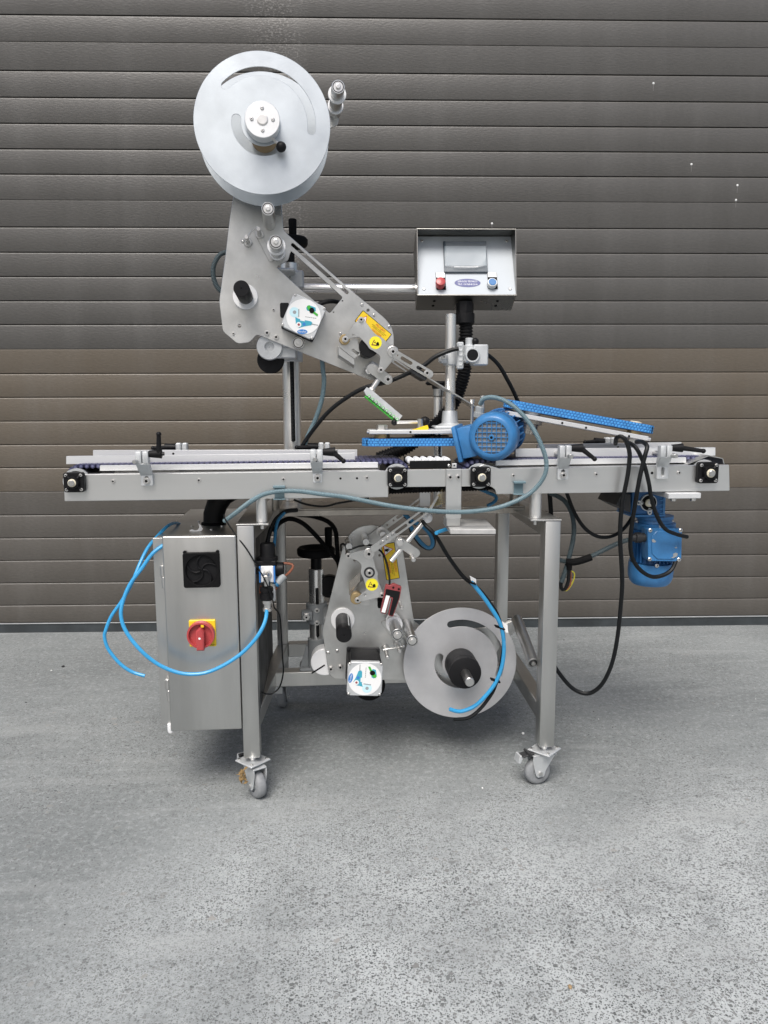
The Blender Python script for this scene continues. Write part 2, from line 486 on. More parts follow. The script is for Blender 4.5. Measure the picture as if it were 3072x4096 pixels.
    l.new(col, b.inputs['Base Color'])
    b.inputs['Roughness'].default_value = 0.82
    b.inputs['Specular IOR Level'].default_value = 0.35
    bp = n.new('ShaderNodeBump'); bp.inputs['Strength'].default_value = 0.45; bp.inputs['Distance'].default_value = 0.002
    l.new(noise(190, 4, 0.7), bp.inputs['Height']); l.new(bp.outputs[0], b.inputs['Normal'])
    MATS['concrete'] = m
ground_material()
DW = Fr((0, 1.47, 0), -2.85)
SCUFF_X = DW.p(1340, 500, 0).x - 0.22
g = MB()
S = 70
g.add([(-S, -S, 0), (S, -S, 0), (S, S, 0), (-S, S, 0)], [[0, 1, 2, 3]], 'concrete')
g.build('ground', kind='structure', label='worn grey concrete yard with exposed aggregate')

def door_material(name, col, scuff=False):
    m = bpy.data.materials.new(name); m.use_nodes = True
    n, l = m.node_tree.nodes, m.node_tree.links
    b = n['Principled BSDF']
    tc = n.new('ShaderNodeTexCoord')
    def noise(s, d, st, r=0.6):
        mp = n.new('ShaderNodeMapping'); mp.inputs['Scale'].default_value = st
        l.new(tc.outputs['Object'], mp.inputs[0])
        q = n.new('ShaderNodeTexNoise'); q.inputs['Scale'].default_value = s; q.inputs['Detail'].default_value = d; q.inputs['Roughness'].default_value = r
        l.new(mp.outputs[0], q.inputs['Vector']); return q.outputs['Fac']
    def rng(v, a, b_, c, d):
        q = n.new('ShaderNodeMapRange'); q.inputs[1].default_value, q.inputs[2].default_value, q.inputs[3].default_value, q.inputs[4].default_value = a, b_, c, d
        l.new(v, q.inputs[0]); return q.outputs[0]
    grain = noise(130, 3, (0.42, 1, 1.2), 0.6)
    dust = rng(noise(2.2, 6, (1, 1, 0.5), 0.65), 0.40, 0.72, 0, 0.22)
    streak = rng(noise(7, 5, (1, 1, 0.12), 0.6), 0.5, 0.8, 0, 0.14)
    spots = rng(noise(55, 2, (1, 1, 1), .5), 0.77, 0.80, 0, 0.35)
    layers = []
    if scuff:                              # pale scuffed streak beside the top reel
        sp = n.new('ShaderNodeSeparateXYZ'); l.new(tc.outputs['Object'], sp.inputs[0])
        wv = n.new('ShaderNodeMath'); wv.operation = 'MULTIPLY_ADD'; l.new(noise(3, 4, (1, 1, 0.4)), wv.inputs[0]); wv.inputs[1].default_value = 0.35; l.new(sp.outputs[0], wv.inputs[2])
        a1 = rng(wv.outputs[0], SCUFF_X + .02, SCUFF_X + .13, 0, 1); a2 = rng(wv.outputs[0], SCUFF_X + .20, SCUFF_X + .30, 1, 0)
        q = n.new('ShaderNodeMath'); q.operation = 'MULTIPLY'; l.new(a1, q.inputs[0]); l.new(a2, q.inputs[1])
        q2 = n.new('ShaderNodeMath'); q2.operation = 'MULTIPLY'; l.new(q.outputs[0], q2.inputs[0]); l.new(rng(noise(150, 2, (.6, 1, 1)), 0.52, 0.66, 0, 0.55), q2.inputs[1])
        layers = [(q2.outputs[0], (0.30, 0.29, 0.28))]
    c = None
    prev = tuple(col) + (1,)
    for f, t in [(dust, (0.15, 0.147, 0.14)), (streak, (0.24, 0.235, 0.23)), (spots, (0.30, 0.29, 0.28)), (rng(grain, 0.35, 0.65, 0.28, 0.0), tuple(q * 0.62 for q in col))] + layers:
        q = n.new('ShaderNodeMix'); q.data_type = 'RGBA'
        l.new(f, q.inputs[0])
        if c is None: q.inputs[6].default_value = prev
        else: l.new(c, q.inputs[6])
        q.inputs[7].default_value = tuple(t) + (1,)
        c = q.outputs[2]
    l.new(c, b.inputs['Base Color'])
    b.inputs['Roughness'].default_value = 0.40
    b.inputs['Specular IOR Level'].default_value = 0.5
    bp = n.new('ShaderNodeBump'); bp.inputs['Strength'].default_value = 0.40; bp.inputs['Distance'].default_value = 0.0025
    l.new(grain, bp.inputs['Height']); l.new(bp.outputs[0], b.inputs['Normal'])
    MATS[name] = m
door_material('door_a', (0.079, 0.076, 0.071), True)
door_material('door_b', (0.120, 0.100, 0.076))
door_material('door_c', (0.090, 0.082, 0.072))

mat('door_pale', (0.16, 0.157, 0.15), 0, 0.5)
# the sectional door behind the machine
def wz(py): return DW.p(1536, py, 0).z
door = empty('garage_door', fr=DW, label='brown-grey sectional garage door with horizontal ribs behind the machine', category='garage door')
# measured joints (photograph rows at mid width), sections from top to bottom
rows = [[72, 178], [178, 293, 399, 502, 603, 703, 805], [805, 912, 1012, 1108, 1204, 1298, 1395.2],
        [1395.2, 1492, 1586, 1680, 1773, 1864, 1958.5], [1958.5, 2051, 2142, 2231, 2320, 2408, 2476]]
rib_h = wz(399) - wz(502)
top = wz(178)
secs = [[top + 0.62 - 0.1033 * i for i in range(5)] + [wz(72), top]]
for r_ in rows[1:]: secs.append([wz(q) for q in r_])
XW = 2.6
def rib(z1, z0, m, joint_top, joint_bot):
    b = MB()
    gap = 0.0012 if joint_bot else 0.0027      # open groove under the rib's sharp lower lip
    ct = 0.0025 if joint_top else 0.0060       # rounded upper shoulder
    prof = [(0.02, z1), (0.0045 if not joint_top else 0.003, z1), (0.0018, z1 - ct * .35), (0.0005, z1 - ct * .75), (0.0, z1 - ct * 1.15), (0.0, z0 + gap + .0015), (0.0006, z0 + gap), (0.014, z0 + gap), (0.014, z0 + 0.0001), (0.02, z0 + 0.0001)]
    v, f = [], []
    for x in (-XW, XW):
        v += [(x, y, z) for y, z in prof]
    k = len(prof)
    for i in range(k - 1): f.append([i, i + 1, k + i + 1, k + i])
    f.append(list(range(k))); f.append([k + i for i in range(k)][::-1])
    b.add(v, f, m)
    bm = bmesh.new(); me = b.mesh('rib', 25)
    bm.from_mesh(me); bmesh.ops.recalc_face_normals(bm, faces=bm.faces[:]); bm.to_mesh(me); bm.free()
    return me
dm = ['door_a', 'door_a', 'door_a', 'door_b', 'door_c']  # section tints put the light's grey-to-brown shift into the colour, besides some fading
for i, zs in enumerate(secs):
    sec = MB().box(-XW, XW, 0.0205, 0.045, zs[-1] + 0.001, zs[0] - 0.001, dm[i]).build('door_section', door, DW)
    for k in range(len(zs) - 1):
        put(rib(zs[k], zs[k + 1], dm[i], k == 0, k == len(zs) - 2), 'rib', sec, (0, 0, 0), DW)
zb = secs[-1][-1]
mat('seal', (0.035, 0.042, 0.046), 0, 0.6, 0.35, 9, 0.2, 40)
SPOT = MB().lathe((0, 0, 0), (0, -1, 0), [(0, .0048), (.0010, .0034), (.0013, .001)], 'pale_stone', 9).box(-.001, .001, -.0006, 0, -.03, 0, 'door_pale').mesh('paint_spot')
for px, py in ((2614, 333), (2766, 657), (2950, 741), (2944, 800), (1968, 894)):
    put(SPOT, 'paint_spot', door, DW.p(px, py, -.0002), DW)
MB().box(-XW, XW, 0.004, 0.045, zb - 0.055, zb - 0.002, 'seal', 0.003).box(-XW, XW, 0.0, 0.02, zb - 0.0065, zb - 0.0025, 'cast').build('bottom_seal', door, DW)
MB().box(-XW, XW, 0.016, 0.05, 0.0, zb - 0.056, 'matt', 0.003).build('threshold_seal', door, DW)
# ================================================================== the machine
mx = (W.p(946, 2104, 0).x + W.p(2239, 2084, 0).x) / 2
MF = Fr((mx, 0.3, 0))
machine = empty('labelling_machine', fr=MF, category='labelling machine',
                label='stainless steel labelling machine on casters with two reel heads and a split conveyor')
ROTX = Matrix.Rotation(R(90), 4, 'Z')
def polyx(b, yz, x0, x1, m, bev=0.0):       # outline in (y, z), thickness along x
    return b.poly(yz, -x1, -x0, m, bev=bev, M=ROTX)
def part(name, label=None, fr=W): return empty(name, machine, fr, label=label)

# ------------------------------------------------------------------ frame
frame = part('frame', 'square tube stainless steel frame with two portal legs')
LZ = W.p(1010, 3033, 0).z
LT = W.p(980, 2103, 0).z
lx0, lx1 = W.p(958, 2500, 0).x, W.p(1026, 2500, 0).x
rx0, rx1 = W.p(2171, 2500, 0).x, W.p(2232, 2500, 0).x
RY = 0.60
ll0, ll1 = W.p(1105, 2400, RY).x, W.p(1147, 2400, RY).x
rr0, rr1 = W.p(1988, 2300, RY).x, W.p(2034, 2300, RY).x
for a, b_ in ((lx0, lx1), (rx0, rx1)):
    MB().box(a, b_, 0, 0.045, LZ, LT, 'steel', 0.003, seg=2).cyl(((a + b_) / 2, 0.0225, LZ - 0.013), ((a + b_) / 2, 0.0225, LZ), 0.010, 'bolt', seg=12).build('leg', frame, W)
for a, b_ in ((ll0, ll1), (rr0, rr1)):
    MB().box(a, b_, RY, RY + 0.042, LZ, LT - 0.002, 'steel', 0.003, seg=2).cyl(((a + b_) / 2, RY + .02, LZ - 0.013), ((a + b_) / 2, RY + .02, LZ), 0.010, 'bolt', seg=12).build('leg', frame, W)
# front-to-back beams, top and bottom (skewed to meet the rear legs)
def skew_beam(name, f0, f1, g0, g1, z0, z1, m='steel'):
    y0, y1 = 0.0455, RY - 0.0005
    MB().hexa([(f0, y0, z0), (f1, y0, z0), (g1, y1, z0), (g0, y1, z0), (f0, y0, z1), (f1, y0, z1), (g1, y1, z1), (g0, y1, z1)], m, 0.002).build(name, frame, W)
BZ0, BZ1 = W.p(2151, 2888, 0.02).z, W.p(2151, 2822, 0.02).z
for f0, f1, g0, g1 in ((lx0 + .002, lx1 - .002, ll0, ll1), (rx0 + .002, rx1 - .002, rr0, rr1)):
    skew_beam('side_beam', f0, f1, g0, g1, LT - 0.044, LT - 0.0005)
    skew_beam('side_beam', f0, f1, g0, g1, BZ0, BZ1)
# thin top plates that carry the standoffs
tp = W.p(2123, 2082, 0.0).x
MB().box(tp, rx1 + .001, -0.002, 0.42, LT + 0.0005, LT + 0.0045, 'steel', 0.001).build('top_plate', frame, W)
tq = W.p(1075, 2100, 0.0).x
MB().box(lx0 - .001, tq, -0.002, 0.42, LT + 0.0005, LT + 0.0045, 'steel', 0.001).build('top_plate', frame, W)
for (a, b_, y, Y) in ((1024, 1069, 2050, 0.035), (1087, 1117, 2020, 0.23), (2118, 2165, 2040, 0.035), (2038, 2080, 2010, 0.23)):
    c = W.p((a + b_) / 2, y, Y); r_ = W.r((a + b_) / 2, y, (b_ - a) / 2, Y)
    MB().cyl((c.x, Y, LT + 0.005), (c.x, Y, 0.79), r_, 'chrome' if Y < .1 else 'worn', seg=28).build('standoff', frame, W)
    if Y < .1: MB().cyl((c.x, Y, LT - 0.014), (c.x, Y, LT), 0.006, 'bolt', seg=12).build('standoff_bolt', frame, W)
# lower cross beams, upper rear tray with its lip
xa, xb = W.p(1113, 2680, 0.33).x, W.p(2060, 2650, 0.33).x
MB().box(lx1 - 0.02, rx0 + 0.03, 0.33, 0.372, BZ0 + .001, BZ1 - .001, 'steel', 0.002).build('cross_beam', frame, W)
MB().box(ll1 + .001, rr0 - .001, RY + .003, RY + .04, BZ0 + .001, BZ1 - .001, 'steel', 0.002).build('cross_beam', frame, W)
TZ1 = W.p(1500, 2031, 0.185).z; TZ0 = W.p(1500, 2061, 0.185).z
t0, t1 = W.p(1117, 2040, 0.185).x, W.p(2100, 2030, 0.185).x
MB().box(t0, t1, 0.185, 0.64, TZ1 - 0.004, TZ1, 'worn', 0.001).box(t0, t1, 0.1845, 0.1885, TZ0, TZ1 - 0.0045, 'worn', 0.001).build('tray_plate', frame, W)

# ------------------------------------------------------------------ casters
def caster(name, x, y, yaw, label, ptop, ps=1):
    F = Fr((x, y, 0), yaw)
    c = part(name, label, F)
    r_, zt = 0.036, ptop
    yo = 0.020
    MB().lathe((-0.0135, yo, r_), (1, 0, 0), [(0, 0.018), (0, r_ * .78), (0.003, r_ * .93), (0.008, r_), (0.019, r_), (0.024, r_ * .93), (0.027, r_ * .78), (0.027, 0.018)], 'rubber', 36, False).build('tyre', c, F)
    MB().lathe((-0.0125, yo, r_), (1, 0, 0), [(0, .001), (-.001, 0.011), (0.003, 0.013), (0.003, r_ * .70), (0.001, r_ * .79), (0.024, r_ * .79), (0.022, r_ * .70), (0.022, 0.013), (0.026, 0.011), (0.025, .001)], 'grey', 28, False).build('rim', c, F)
    f = MB()
    for s in (-1, 1):
        x0 = s * 0.0175
        pts = [(yo - .012, r_ - .011), (yo + .008, r_ - .012), (yo + .014, r_), (yo + .022, zt - .022), (yo + .02, zt - .006), (yo - .046, zt - .006), (yo - .034, zt - .022), (yo - .016, r_ + .006)]
        polyx(f, rnd(pts, .006), x0 - .0015, x0 + .0015, 'cast', .0005)
    f.box(-0.019, 0.019, yo - .047, yo + .021, zt - .010, zt - .0062, 'cast', .001)
    f.cyl((-0.023, yo, r_), (0.023, yo, r_), 0.0055, 'bolt', seg=10)
    f.lathe((0, 0, zt - .0065), (0, 0, 1), [(0, .026), (.003, .024), (.0045, .017)], 'cast', 24)
    f.build('fork', c, F)
    p_ = MB().box(-0.033, 0.033, -0.033, 0.033, zt - .0015, zt + .003, 'cast', .0015, M=Matrix.Rotation(R(45 - yaw), 4, 'Z'))
    p_.build('mounting_plate', c, F)
    M45 = Matrix.Rotation(R(45 - yaw), 3, 'Z')
    for sx in (-1, 1):
        for sy in (-1, 1):
            q = M45 @ Vector((sx * .025, sy * .025, 0))
            put(STUD, 'stud', c, (q.x, q.y, zt + .003), F)
    b = MB()
    k_ = lambda P: [(ps * q[0] + (0 if ps > 0 else .012), q[1]) for q in P]
    polyx(b, k_([(yo + .046, zt - .010), (yo + .052, zt - .007), (yo + .018, zt + .0), (yo + .015, zt - .005)]), -.013, .013, 'charcoal', .001)
    polyx(b, k_([(yo + .062, zt - .022), (yo + .058, zt - .003), (yo + .054, zt - .002), (yo + .050, zt - .012), (yo + .056, zt - .024)]), -.014, .014, 'cast', .0008)
    b.cyl((-.016, ps * (yo + .030), zt - .001), (.016, ps * (yo + .030), zt - .001), .004, 'charcoal', seg=8)
    b.build('brake_pedal', c, F)
    return c
STUD = MB().lathe((0, 0, 0), (0, 0, 1), [(0, .004), (.003, .004), (.0035, .003)], 'bolt', 6).mesh('stud')
PT = LZ - 0.0165
caster('caster', (lx0 + lx1) / 2, .0225, 212, 'caster under the control cabinet leg, turned end on with dry leaf stuck in it', PT, -1)
caster('caster', (rx0 + rx1) / 2, .0225, 102, 'caster under the right front leg seen from the side with brake pedal', PT)
caster('caster', (ll0 + ll1) / 2, RY + .02, 170, 'rear caster in shade behind the cabinet', PT)
caster('caster', (rr0 + rr1) / 2, RY + .02, 150, 'rear caster behind the lower reel', PT)
lf = MB()
q0 = W.p(972, 3105, -0.02)
for i in range(26):
    c = q0 + Vector((random.uniform(-.008, .008), random.uniform(-.01, .01), random.uniform(-.022, .024)))
    d = Vector((random.uniform(-1, 1), random.uniform(-1, 1), random.uniform(-1, 1))).normalized() * random.uniform(.005, .012)
    e = d.orthogonal().normalized() * .003
    lf.add([c - d, c + e, c + d, c - e + Vector((.001, .001, .001))], [[0, 1, 2, 3]], 'leaf')
lf.build('dry_leaf', kind='thing', category='leaf', label='crumpled dry brown leaf caught in the left front caster')

# ------------------------------------------------------------------ control cabinet
cab = part('control_cabinet', 'stainless steel control cabinet with fan grille and red rotary switch')
cx0, cx1 = W.p(665, 2540, 0).x, W.p(956, 2540, 0).x
cz1, cz0 = W.p(790, 2143, 0).z, W.p(830, 2921, 0).z
MB().box(cx0, cx1, -0.001, 0.0215, cz0, cz1, 'steel', 0.004, seg=3).build('door', cab, W)
fx0 = W.p(630, 2540, 0.028).x
MB().box(fx0 + .001, cx1 - .002, 0.026, 0.55, cz0 + .012, cz1 - .010, 'steel', 0.003).box(fx0, cx0 + .02, 0.0225, 0.0275, cz0 + .010, cz1 - .008, 'steel', 0.001).box(cx1 - .0015, lx1 - .0012, 0.0465, 0.55, cz0 + .0125, cz1 - .0105, 'charcoal', 0.003).build('housing', cab, W)  # charcoal right side: dark reflections on the steel put into its colour
for zz in ((2262, 2352), (2718, 2805)):
    h = MB()
    xm = cx0 - .0045
    za, zb_ = W.p(640, zz[1], 0.012).z, W.p(640, zz[0], 0.012).z
    zm = (za + zb_) / 2
    h.cyl((xm, .0125, zm + .001), (xm, .0125, zb_), .0055, 'bolt', seg=12, ch=.001).cyl((xm + .002, .0125, za), (xm + .002, .0125, zm), .0055, 'bolt', seg=12, ch=.001)
    h.box(xm - .008, xm, .017, .0222, zm, zb_ - .003, 'steel', .001)
    h.build('hinge', cab, W)
# fan grille
gf = W.p(805, 2282, -0.016)
gw = W.r(805, 2282, 73, -0.016); gh = (W.p(805, 2212, -.016).z - W.p(805, 2351, -.016).z) / 2
gr = MB().poly(rnd([(gf.x - gw, gf.z - gh), (gf.x + gw, gf.z - gh), (gf.x + gw, gf.z + gh), (gf.x - gw, gf.z + gh)], .006), -0.016, -0.0015, 'matt', [circ(gf.x, gf.z, gw * .86, 40)], .0012)
gr.lathe((gf.x, -.0075, gf.z), (0, 1, 0), [(0, gw * .87), (.001, gw * .87)], 'black', 40)
for k in range(5):
    a0 = 2 * math.pi * k / 5 + .3
    pts = [(gf.x + gw * .85 * t * math.cos(a0 + 1.25 * (1 - t)), -.0105, gf.z + gw * .85 * t * math.sin(a0 + 1.25 * (1 - t))) for t in (.1, .3, .5, .75, 1)]
    gr.tube(pts, .0022, 'black', 6)
for sx in (-1, 1): gr.cyl((gf.x + sx * gw * .9, -.004, gf.z + gh + .0012), (gf.x + sx * gw * .9, -.012, gf.z + gh + .0012), .004, 'matt', seg=10)
gr.build('fan_grille', cab, W)
# rotary isolator
yc = W.p(809, 2534, -.008)
y0, y1 = W.p(754, 2482, -.008), W.p(865, 2586, -.008)
MB().box(y0.x, y1.x, -.008, -.0015, y1.z, y0.z, 'yellow', .002).text('EATON', y1.x - .011, y1.z + .0045, .004, 0, -.0084, 'matt', .018).build('switch_plate', cab, W)
sc_ = W.p(801.5, 2543, -.026); sr = W.r(801.5, 2543, 56, -.026)
kn = MB().lathe((sc_.x, -.0085, sc_.z), (0, -1, 0), [(0, sr), (.012, sr), (.0175, sr * .98), (.018, sr * .86), (.008, sr * .80), (.008, .002)], 'red', 40, False)
kn.build('switch_rosette', cab, W)
kh = MB().poly([(sc_.x - .0085, sc_.z - sr * 1.02), (sc_.x + .0095, sc_.z - sr * 1.02), (sc_.x + .0105, sc_.z + .012), (sc_.x + .002, sc_.z + .024), (sc_.x - .009, sc_.z + .014)], -.040, -.018, 'red', bev=.003)
kh.lathe((sc_.x, -.0402, sc_.z - .003), (0, -1, 0), [(0, .0028), (.0004, .0028)], 'paper', 10)
kh.box(sc_.x + .002, sc_.x + .009, -.0265, -.0245, sc_.z + sr * .62, sc_.z + sr * .80, 'yellow')
kh.build('switch_handle', cab, W)
# black cable elbow and screws on the cabinet top
el = [W.pz(855, 2098, cz1 - .011)]
el = [el[0], el[0] + Vector((.004, 0, .04)), el[0] + Vector((.028, .01, .080)), el[0] + Vector((.075, .02, .100)), el[0] + Vector((.16, .03, .105))]
MB().tube(el, .029, 'black', 16).lathe(el[0], (0, 0, 1), [(0, .034), (.006, .034), (.008, .028)], 'matt', 20).build('cable_elbow', cab, W)
for q in ((768, 2107), (795, 2087), (888, 2106), (845, 2120)):
    b_ = W.pz(q[0], q[1], cz1 - .0098)
    put(STUD, 'stud', cab, b_, W)
# white foot at lower left corner
ft = W.p(681, 2932, .012)
MB().lathe((ft.x, .02, cz0 + .012), (0, 0, -1), [(0, .008), (.014, .0085), (.022, .007), (.024, .003)], 'white', 14).build('plastic_foot', cab, W)

# paper scrap on the cabinet
pa = [W.pz(757, 2125, cz1 - .0098), W.pz(770, 2118, cz1 - .0098), W.pz(785, 2122, cz1 - .0098), W.pz(800, 2118, cz1 - .0098), W.pz(808, 2105, cz1 - .0098), W.pz(796, 2096, cz1 - .0098)]
sb = MB()
py_ = W.pz(840, 2126, cz1 - .0098).y          # depth at which it lies on the lid
crescent = W.xz(conv(ZI, [(788, 388), (800, 374), (818, 371), (842, 381), (866, 374), (878, 352), (866, 320), (892, 338), (909, 366), (896, 386), (846, 391)]), W.pz(*ZI(846, 391), cz1 - .0095).y)
py_ = W.pz(*ZI(846, 391), cz1 - .0095).y
sb.poly(crescent, py_, py_ + .0012, 'paper')
for q in range(len(sb.v)): sb.v[q].y += 14 * (sb.v[q].z - (cz1 - .0098)) ** 2
sb.build('paper_scrap', category='paper scrap', label='torn curled white paper scrap lying on top of the control cabinet')

# ------------------------------------------------------------------ conveyors
BY = 0.010                                  # front face of the conveyor side plates
def bxz(pts): return W.xz(pts, BY)
BOLT_R = W.r(1134, 1917, 7, BY)
PITCH_ = 0.0140
def make_link():
    b = MB()
    b.box(-PITCH_ * .46, PITCH_ * .46, 0.004, 0.166, -.0052, .0052, 'chain', .0015)
    for yy in (0.0, 0.166):
        b.cyl((0, yy, -.0005), (0, yy + .005, -.0005), .0056, 'chain', seg=10)
    b.lathe((0, -.0004, -.0005), (0, -1, 0), [(0, .0034), (.0004, .0034)], 'chain_pin', 8)
    return b.mesh('belt_link')
LINK = make_link()
def chain(parent, sa, sb_, r_):
    """chain of plastic links round two shafts (top run and both ends)"""
    n = 0
    L = (sb_ - sa).length; ux = (sb_ - sa).normalized()
    ang = math.atan2(ux.z, ux.x)
    total = math.pi * r_ * .5 + L + math.pi * r_ * .62
    k = int(total / PITCH_)
    for i in range(k):
        s_ = i * PITCH_ - math.pi * r_ * .5
        if s_ < 0:
            a = math.pi / 2 - s_ / r_; c = sa
        elif s_ <= L:
            a = math.pi / 2; c = sa + ux * s_
        else:
            a = math.pi / 2 - (s_ - L) / r_; c = sb_
        pos = Vector((c.x + r_ * math.cos(a + ang), 0.052, c.z + r_ * math.sin(a + ang)))
        put(LINK, 'belt_link', parent, pos, W, Matrix.Rotation(-(a + ang - math.pi / 2), 4, 'Y'))
def bearing(px, py, half, label, tilt=0):
    c = W.p(px, py, -.012); s_ = W.r(px, py, half, -.006)
    b = part('bearing_block', label)
    h = MB().poly(rnd([(c.x - s_, c.z - s_), (c.x + s_, c.z - s_), (c.x + s_, c.z + s_), (c.x - s_, c.z + s_)], s_ * .28), -.006, BY - .0006, 'black', [], .0015)
    h.lathe((c.x, -.006, c.z), (0, -1, 0), [(0, s_ * .66), (.004, s_ * .62), (.012, s_ * .56), (.012, s_ * .42), (.008, s_ * .40)], 'black', 28)
    for k in range(4):
        a = R(45 + 90 * k)
        q = Vector((c.x + math.cos(a) * s_ * .95, 0, c.z + math.sin(a) * s_ * .95)); e = Vector((c.x + math.cos(a) * s_ * .5, 0, c.z + math.sin(a) * s_ * .5))
        h.cyl((e.x, -.0085, e.z), (q.x, -.0065, q.z), .003, 'black', seg=6)
    h.build('housing', b, W)
    for k in range(4):
        a = R(45 + 90 * k)
        bolt(b, (c.x + math.cos(a) * s_ * 1.02, -.0062, c.z + math.sin(a) * s_ * 1.02), s_ * .125, W, 'cap')
    MB().lathe((c.x, -.014, c.z), (0, -1, 0), [(0, s_ * .40), (.006, s_ * .40), (.0065, s_ * .31)], 'cream', 24).cyl((c.x, -.010, c.z), (c.x, -.026, c.z), s_ * .30, 'roller', seg=24, ch=.001).build('shaft', b, W)
    return Vector((c.x, 0, c.z))
sL0 = bearing(291, 1931, 41, 'black square bearing block at the far left end of the conveyor')
sL1 = bearing(1591.5, 1911, 39.5, 'black bearing block left of the roller gap')
sR0 = bearing(1926, 1909, 39.5, 'black bearing block right of the roller gap')
sR1 = bearing(2839, 1892, 41, 'black square bearing block at the far right end of the conveyor')

convL = part('conveyor', 'infeed conveyor on the left with purple plastic chain belt')
convR = part('conveyor', 'outfeed conveyor on the right with purple plastic chain belt')
bL = MB().poly(rnd(bxz([(254, 1902), (337, 1898), (1519, 1882), (1553, 1884), (1553, 1989), (258, 2005)]), .002, 2), BY, BY + .004, 'steel_h', bev=.001)
lipz = [W.p(345, 1897, BY).z, W.p(1517, 1881, BY).z]; lipx = [W.p(345, 1897, BY).x, W.p(1517, 1881, BY).x]
bL.hexa([(lipx[0], BY + .0042, lipz[0] - .003), (lipx[1], BY + .0042, lipz[1] - .003), (lipx[1], .036, lipz[1] - .003), (lipx[0], .036, lipz[0] - .003),
         (lipx[0], BY + .001, lipz[0]), (lipx[1], BY + .001, lipz[1]), (lipx[1], .036, lipz[1]), (lipx[0], .036, lipz[0])], 'steel_h')
bL.build('side_plate', convL, W)
bR = MB().poly(rnd(bxz([(1884, 1886), (1905, 1872), (1936, 1857), (1972, 1866), (1998, 1874), (2760, 1860), (2917, 1859), (2919, 1963), (1986, 1977), (1981, 1958), (1965, 1946), (1884, 1946)]), .003, 3), BY, BY + .004, 'steel_h', bev=.001)
lx = [W.p(2005, 1873, BY), W.p(2757, 1860, BY)]
bR.hexa([(lx[0].x, BY + .0042, lx[0].z - .003), (lx[1].x, BY + .0042, lx[1].z - .003), (lx[1].x, .036, lx[1].z - .003), (lx[0].x, .036, lx[0].z - .003),
         (lx[0].x, BY + .001, lx[0].z), (lx[1].x, BY + .001, lx[1].z), (lx[1].x, .036, lx[1].z), (lx[0].x, .036, lx[0].z)], 'steel_h')
bR.build('side_plate', convR, W)
# bottom flange and rear plate of each conveyor body
for cv, a, b_ in ((convL, (258, 2005), (1553, 1989)), (convR, (1986, 1977), (2919, 1963))):
    p0, p1 = W.p(*a, BY), W.p(*b_, BY)
    MB().hexa([(p0.x, BY + .005, p0.z), (p1.x, BY + .005, p1.z), (p1.x, .26, p1.z), (p0.x, .26, p0.z), (p0.x, BY + .005, p0.z + .003), (p1.x, BY + .005, p1.z + .003), (p1.x, .26, p1.z + .003), (p0.x, .26, p0.z + .003)], 'steel_h').build('bottom_flange', cv, W)
    MB().hexa([(p0.x, .262, p0.z), (p1.x, .262, p1.z), (p1.x, .266, p1.z), (p0.x, .266, p0.z), (p0.x, .262, p0.z + .068), (p1.x, .262, p1.z + .068), (p1.x, .266, p1.z + .068), (p0.x, .266, p0.z + .068)], 'steel_h').build('rear_plate', cv, W)
MB().poly(bxz([(1556, 1880), (1882, 1876), (1882, 1946), (1556, 1949)]), BY + .001, BY + .004, 'steel_h', bev=.0008).build('bridge_plate', machine, W)
# wear strips (bright ledges under the chain)
def strip_box(pa_, pb_, hpx, Y0, Y1, m):
    a, b_ = W.p(*pa_, Y0), W.p(*pb_, Y0); a2, b2 = W.p(pa_[0], pa_[1] + hpx, Y0), W.p(pb_[0], pb_[1] + hpx, Y0)
    return MB().hexa([(a2.x, Y0, a2.z), (b2.x, Y0, b2.z), (b2.x, Y1, b2.z), (a2.x, Y1, a2.z), (a.x, Y0, a.z), (b_.x, Y0, b_.z), (b_.x, Y1, b_.z), (a.x, Y1, a.z)], m, .0006)
strip_box((399, 1862), (1512, 1849), 22, .038, .050, 'alu').build('wear_strip', convL, W)
strip_box((1983, 1841), (2745, 1829), 22, .038, .050, 'alu').build('wear_strip', convR, W)
for cv, sa, sb_ in ((convL, sL0, sL1), (convR, sR0, sR1)):
    rr_ = .0345
    chain(cv, Vector((sa.x, 0, sa.z)), Vector((sb_.x, 0, sb_.z)), rr_)
    for s_ in (sa, sb_):
        MB().cyl((s_.x, BY + .005, s_.z), (s_.x, .26, s_.z), .026, 'charcoal', seg=20).cyl((s_.x, BY + .005, s_.z), (s_.x, BY + .014, s_.z), .032, 'cast', seg=28).build('sprocket', cv, W)
for q in ((453, 1925), (796, 1921), (1134, 1917), (1468, 1911)): bolt(convL, W.p(*q, BY), BOLT_R, W)
for q in ((1362, 1914), (1428, 1913)): bolt(convL, W.p(*q, BY), .0028, W, 'hole', 'hole')
for q in ((2053, 1902.5), (2384, 1897), (2715, 1891)): bolt(convR, W.p(*q, BY), BOLT_R, W)
bolt(convR, W.p(2608, 1892, BY), .0035, W, 'hole', 'hole')
# guide rails: front and rear of each conveyor
def rail(cv, a, b_, hpx, Y, th=.012):
    strip_box(a, b_, hpx, Y, Y + th, 'alu').build('guide_rail', cv, W)
rail(convL, (264.5, 1825), (1420, 1811.5), 32, .085)
rail(convL, (372, 1801), (1429, 1799), 30, .205)
rail(convR, (2062, 1795), (2862, 1790), 33, .085)
rail(convR, (2150, 1778), (2726, 1769), 30, .205)
for q in ((693, 1815),): bolt(convL, W.p(*q, .2045), .003, W, 'hole', 'hole')
bolt(convR, W.p(2472, 1789, .2045), .003, W, 'hole', 'hole')
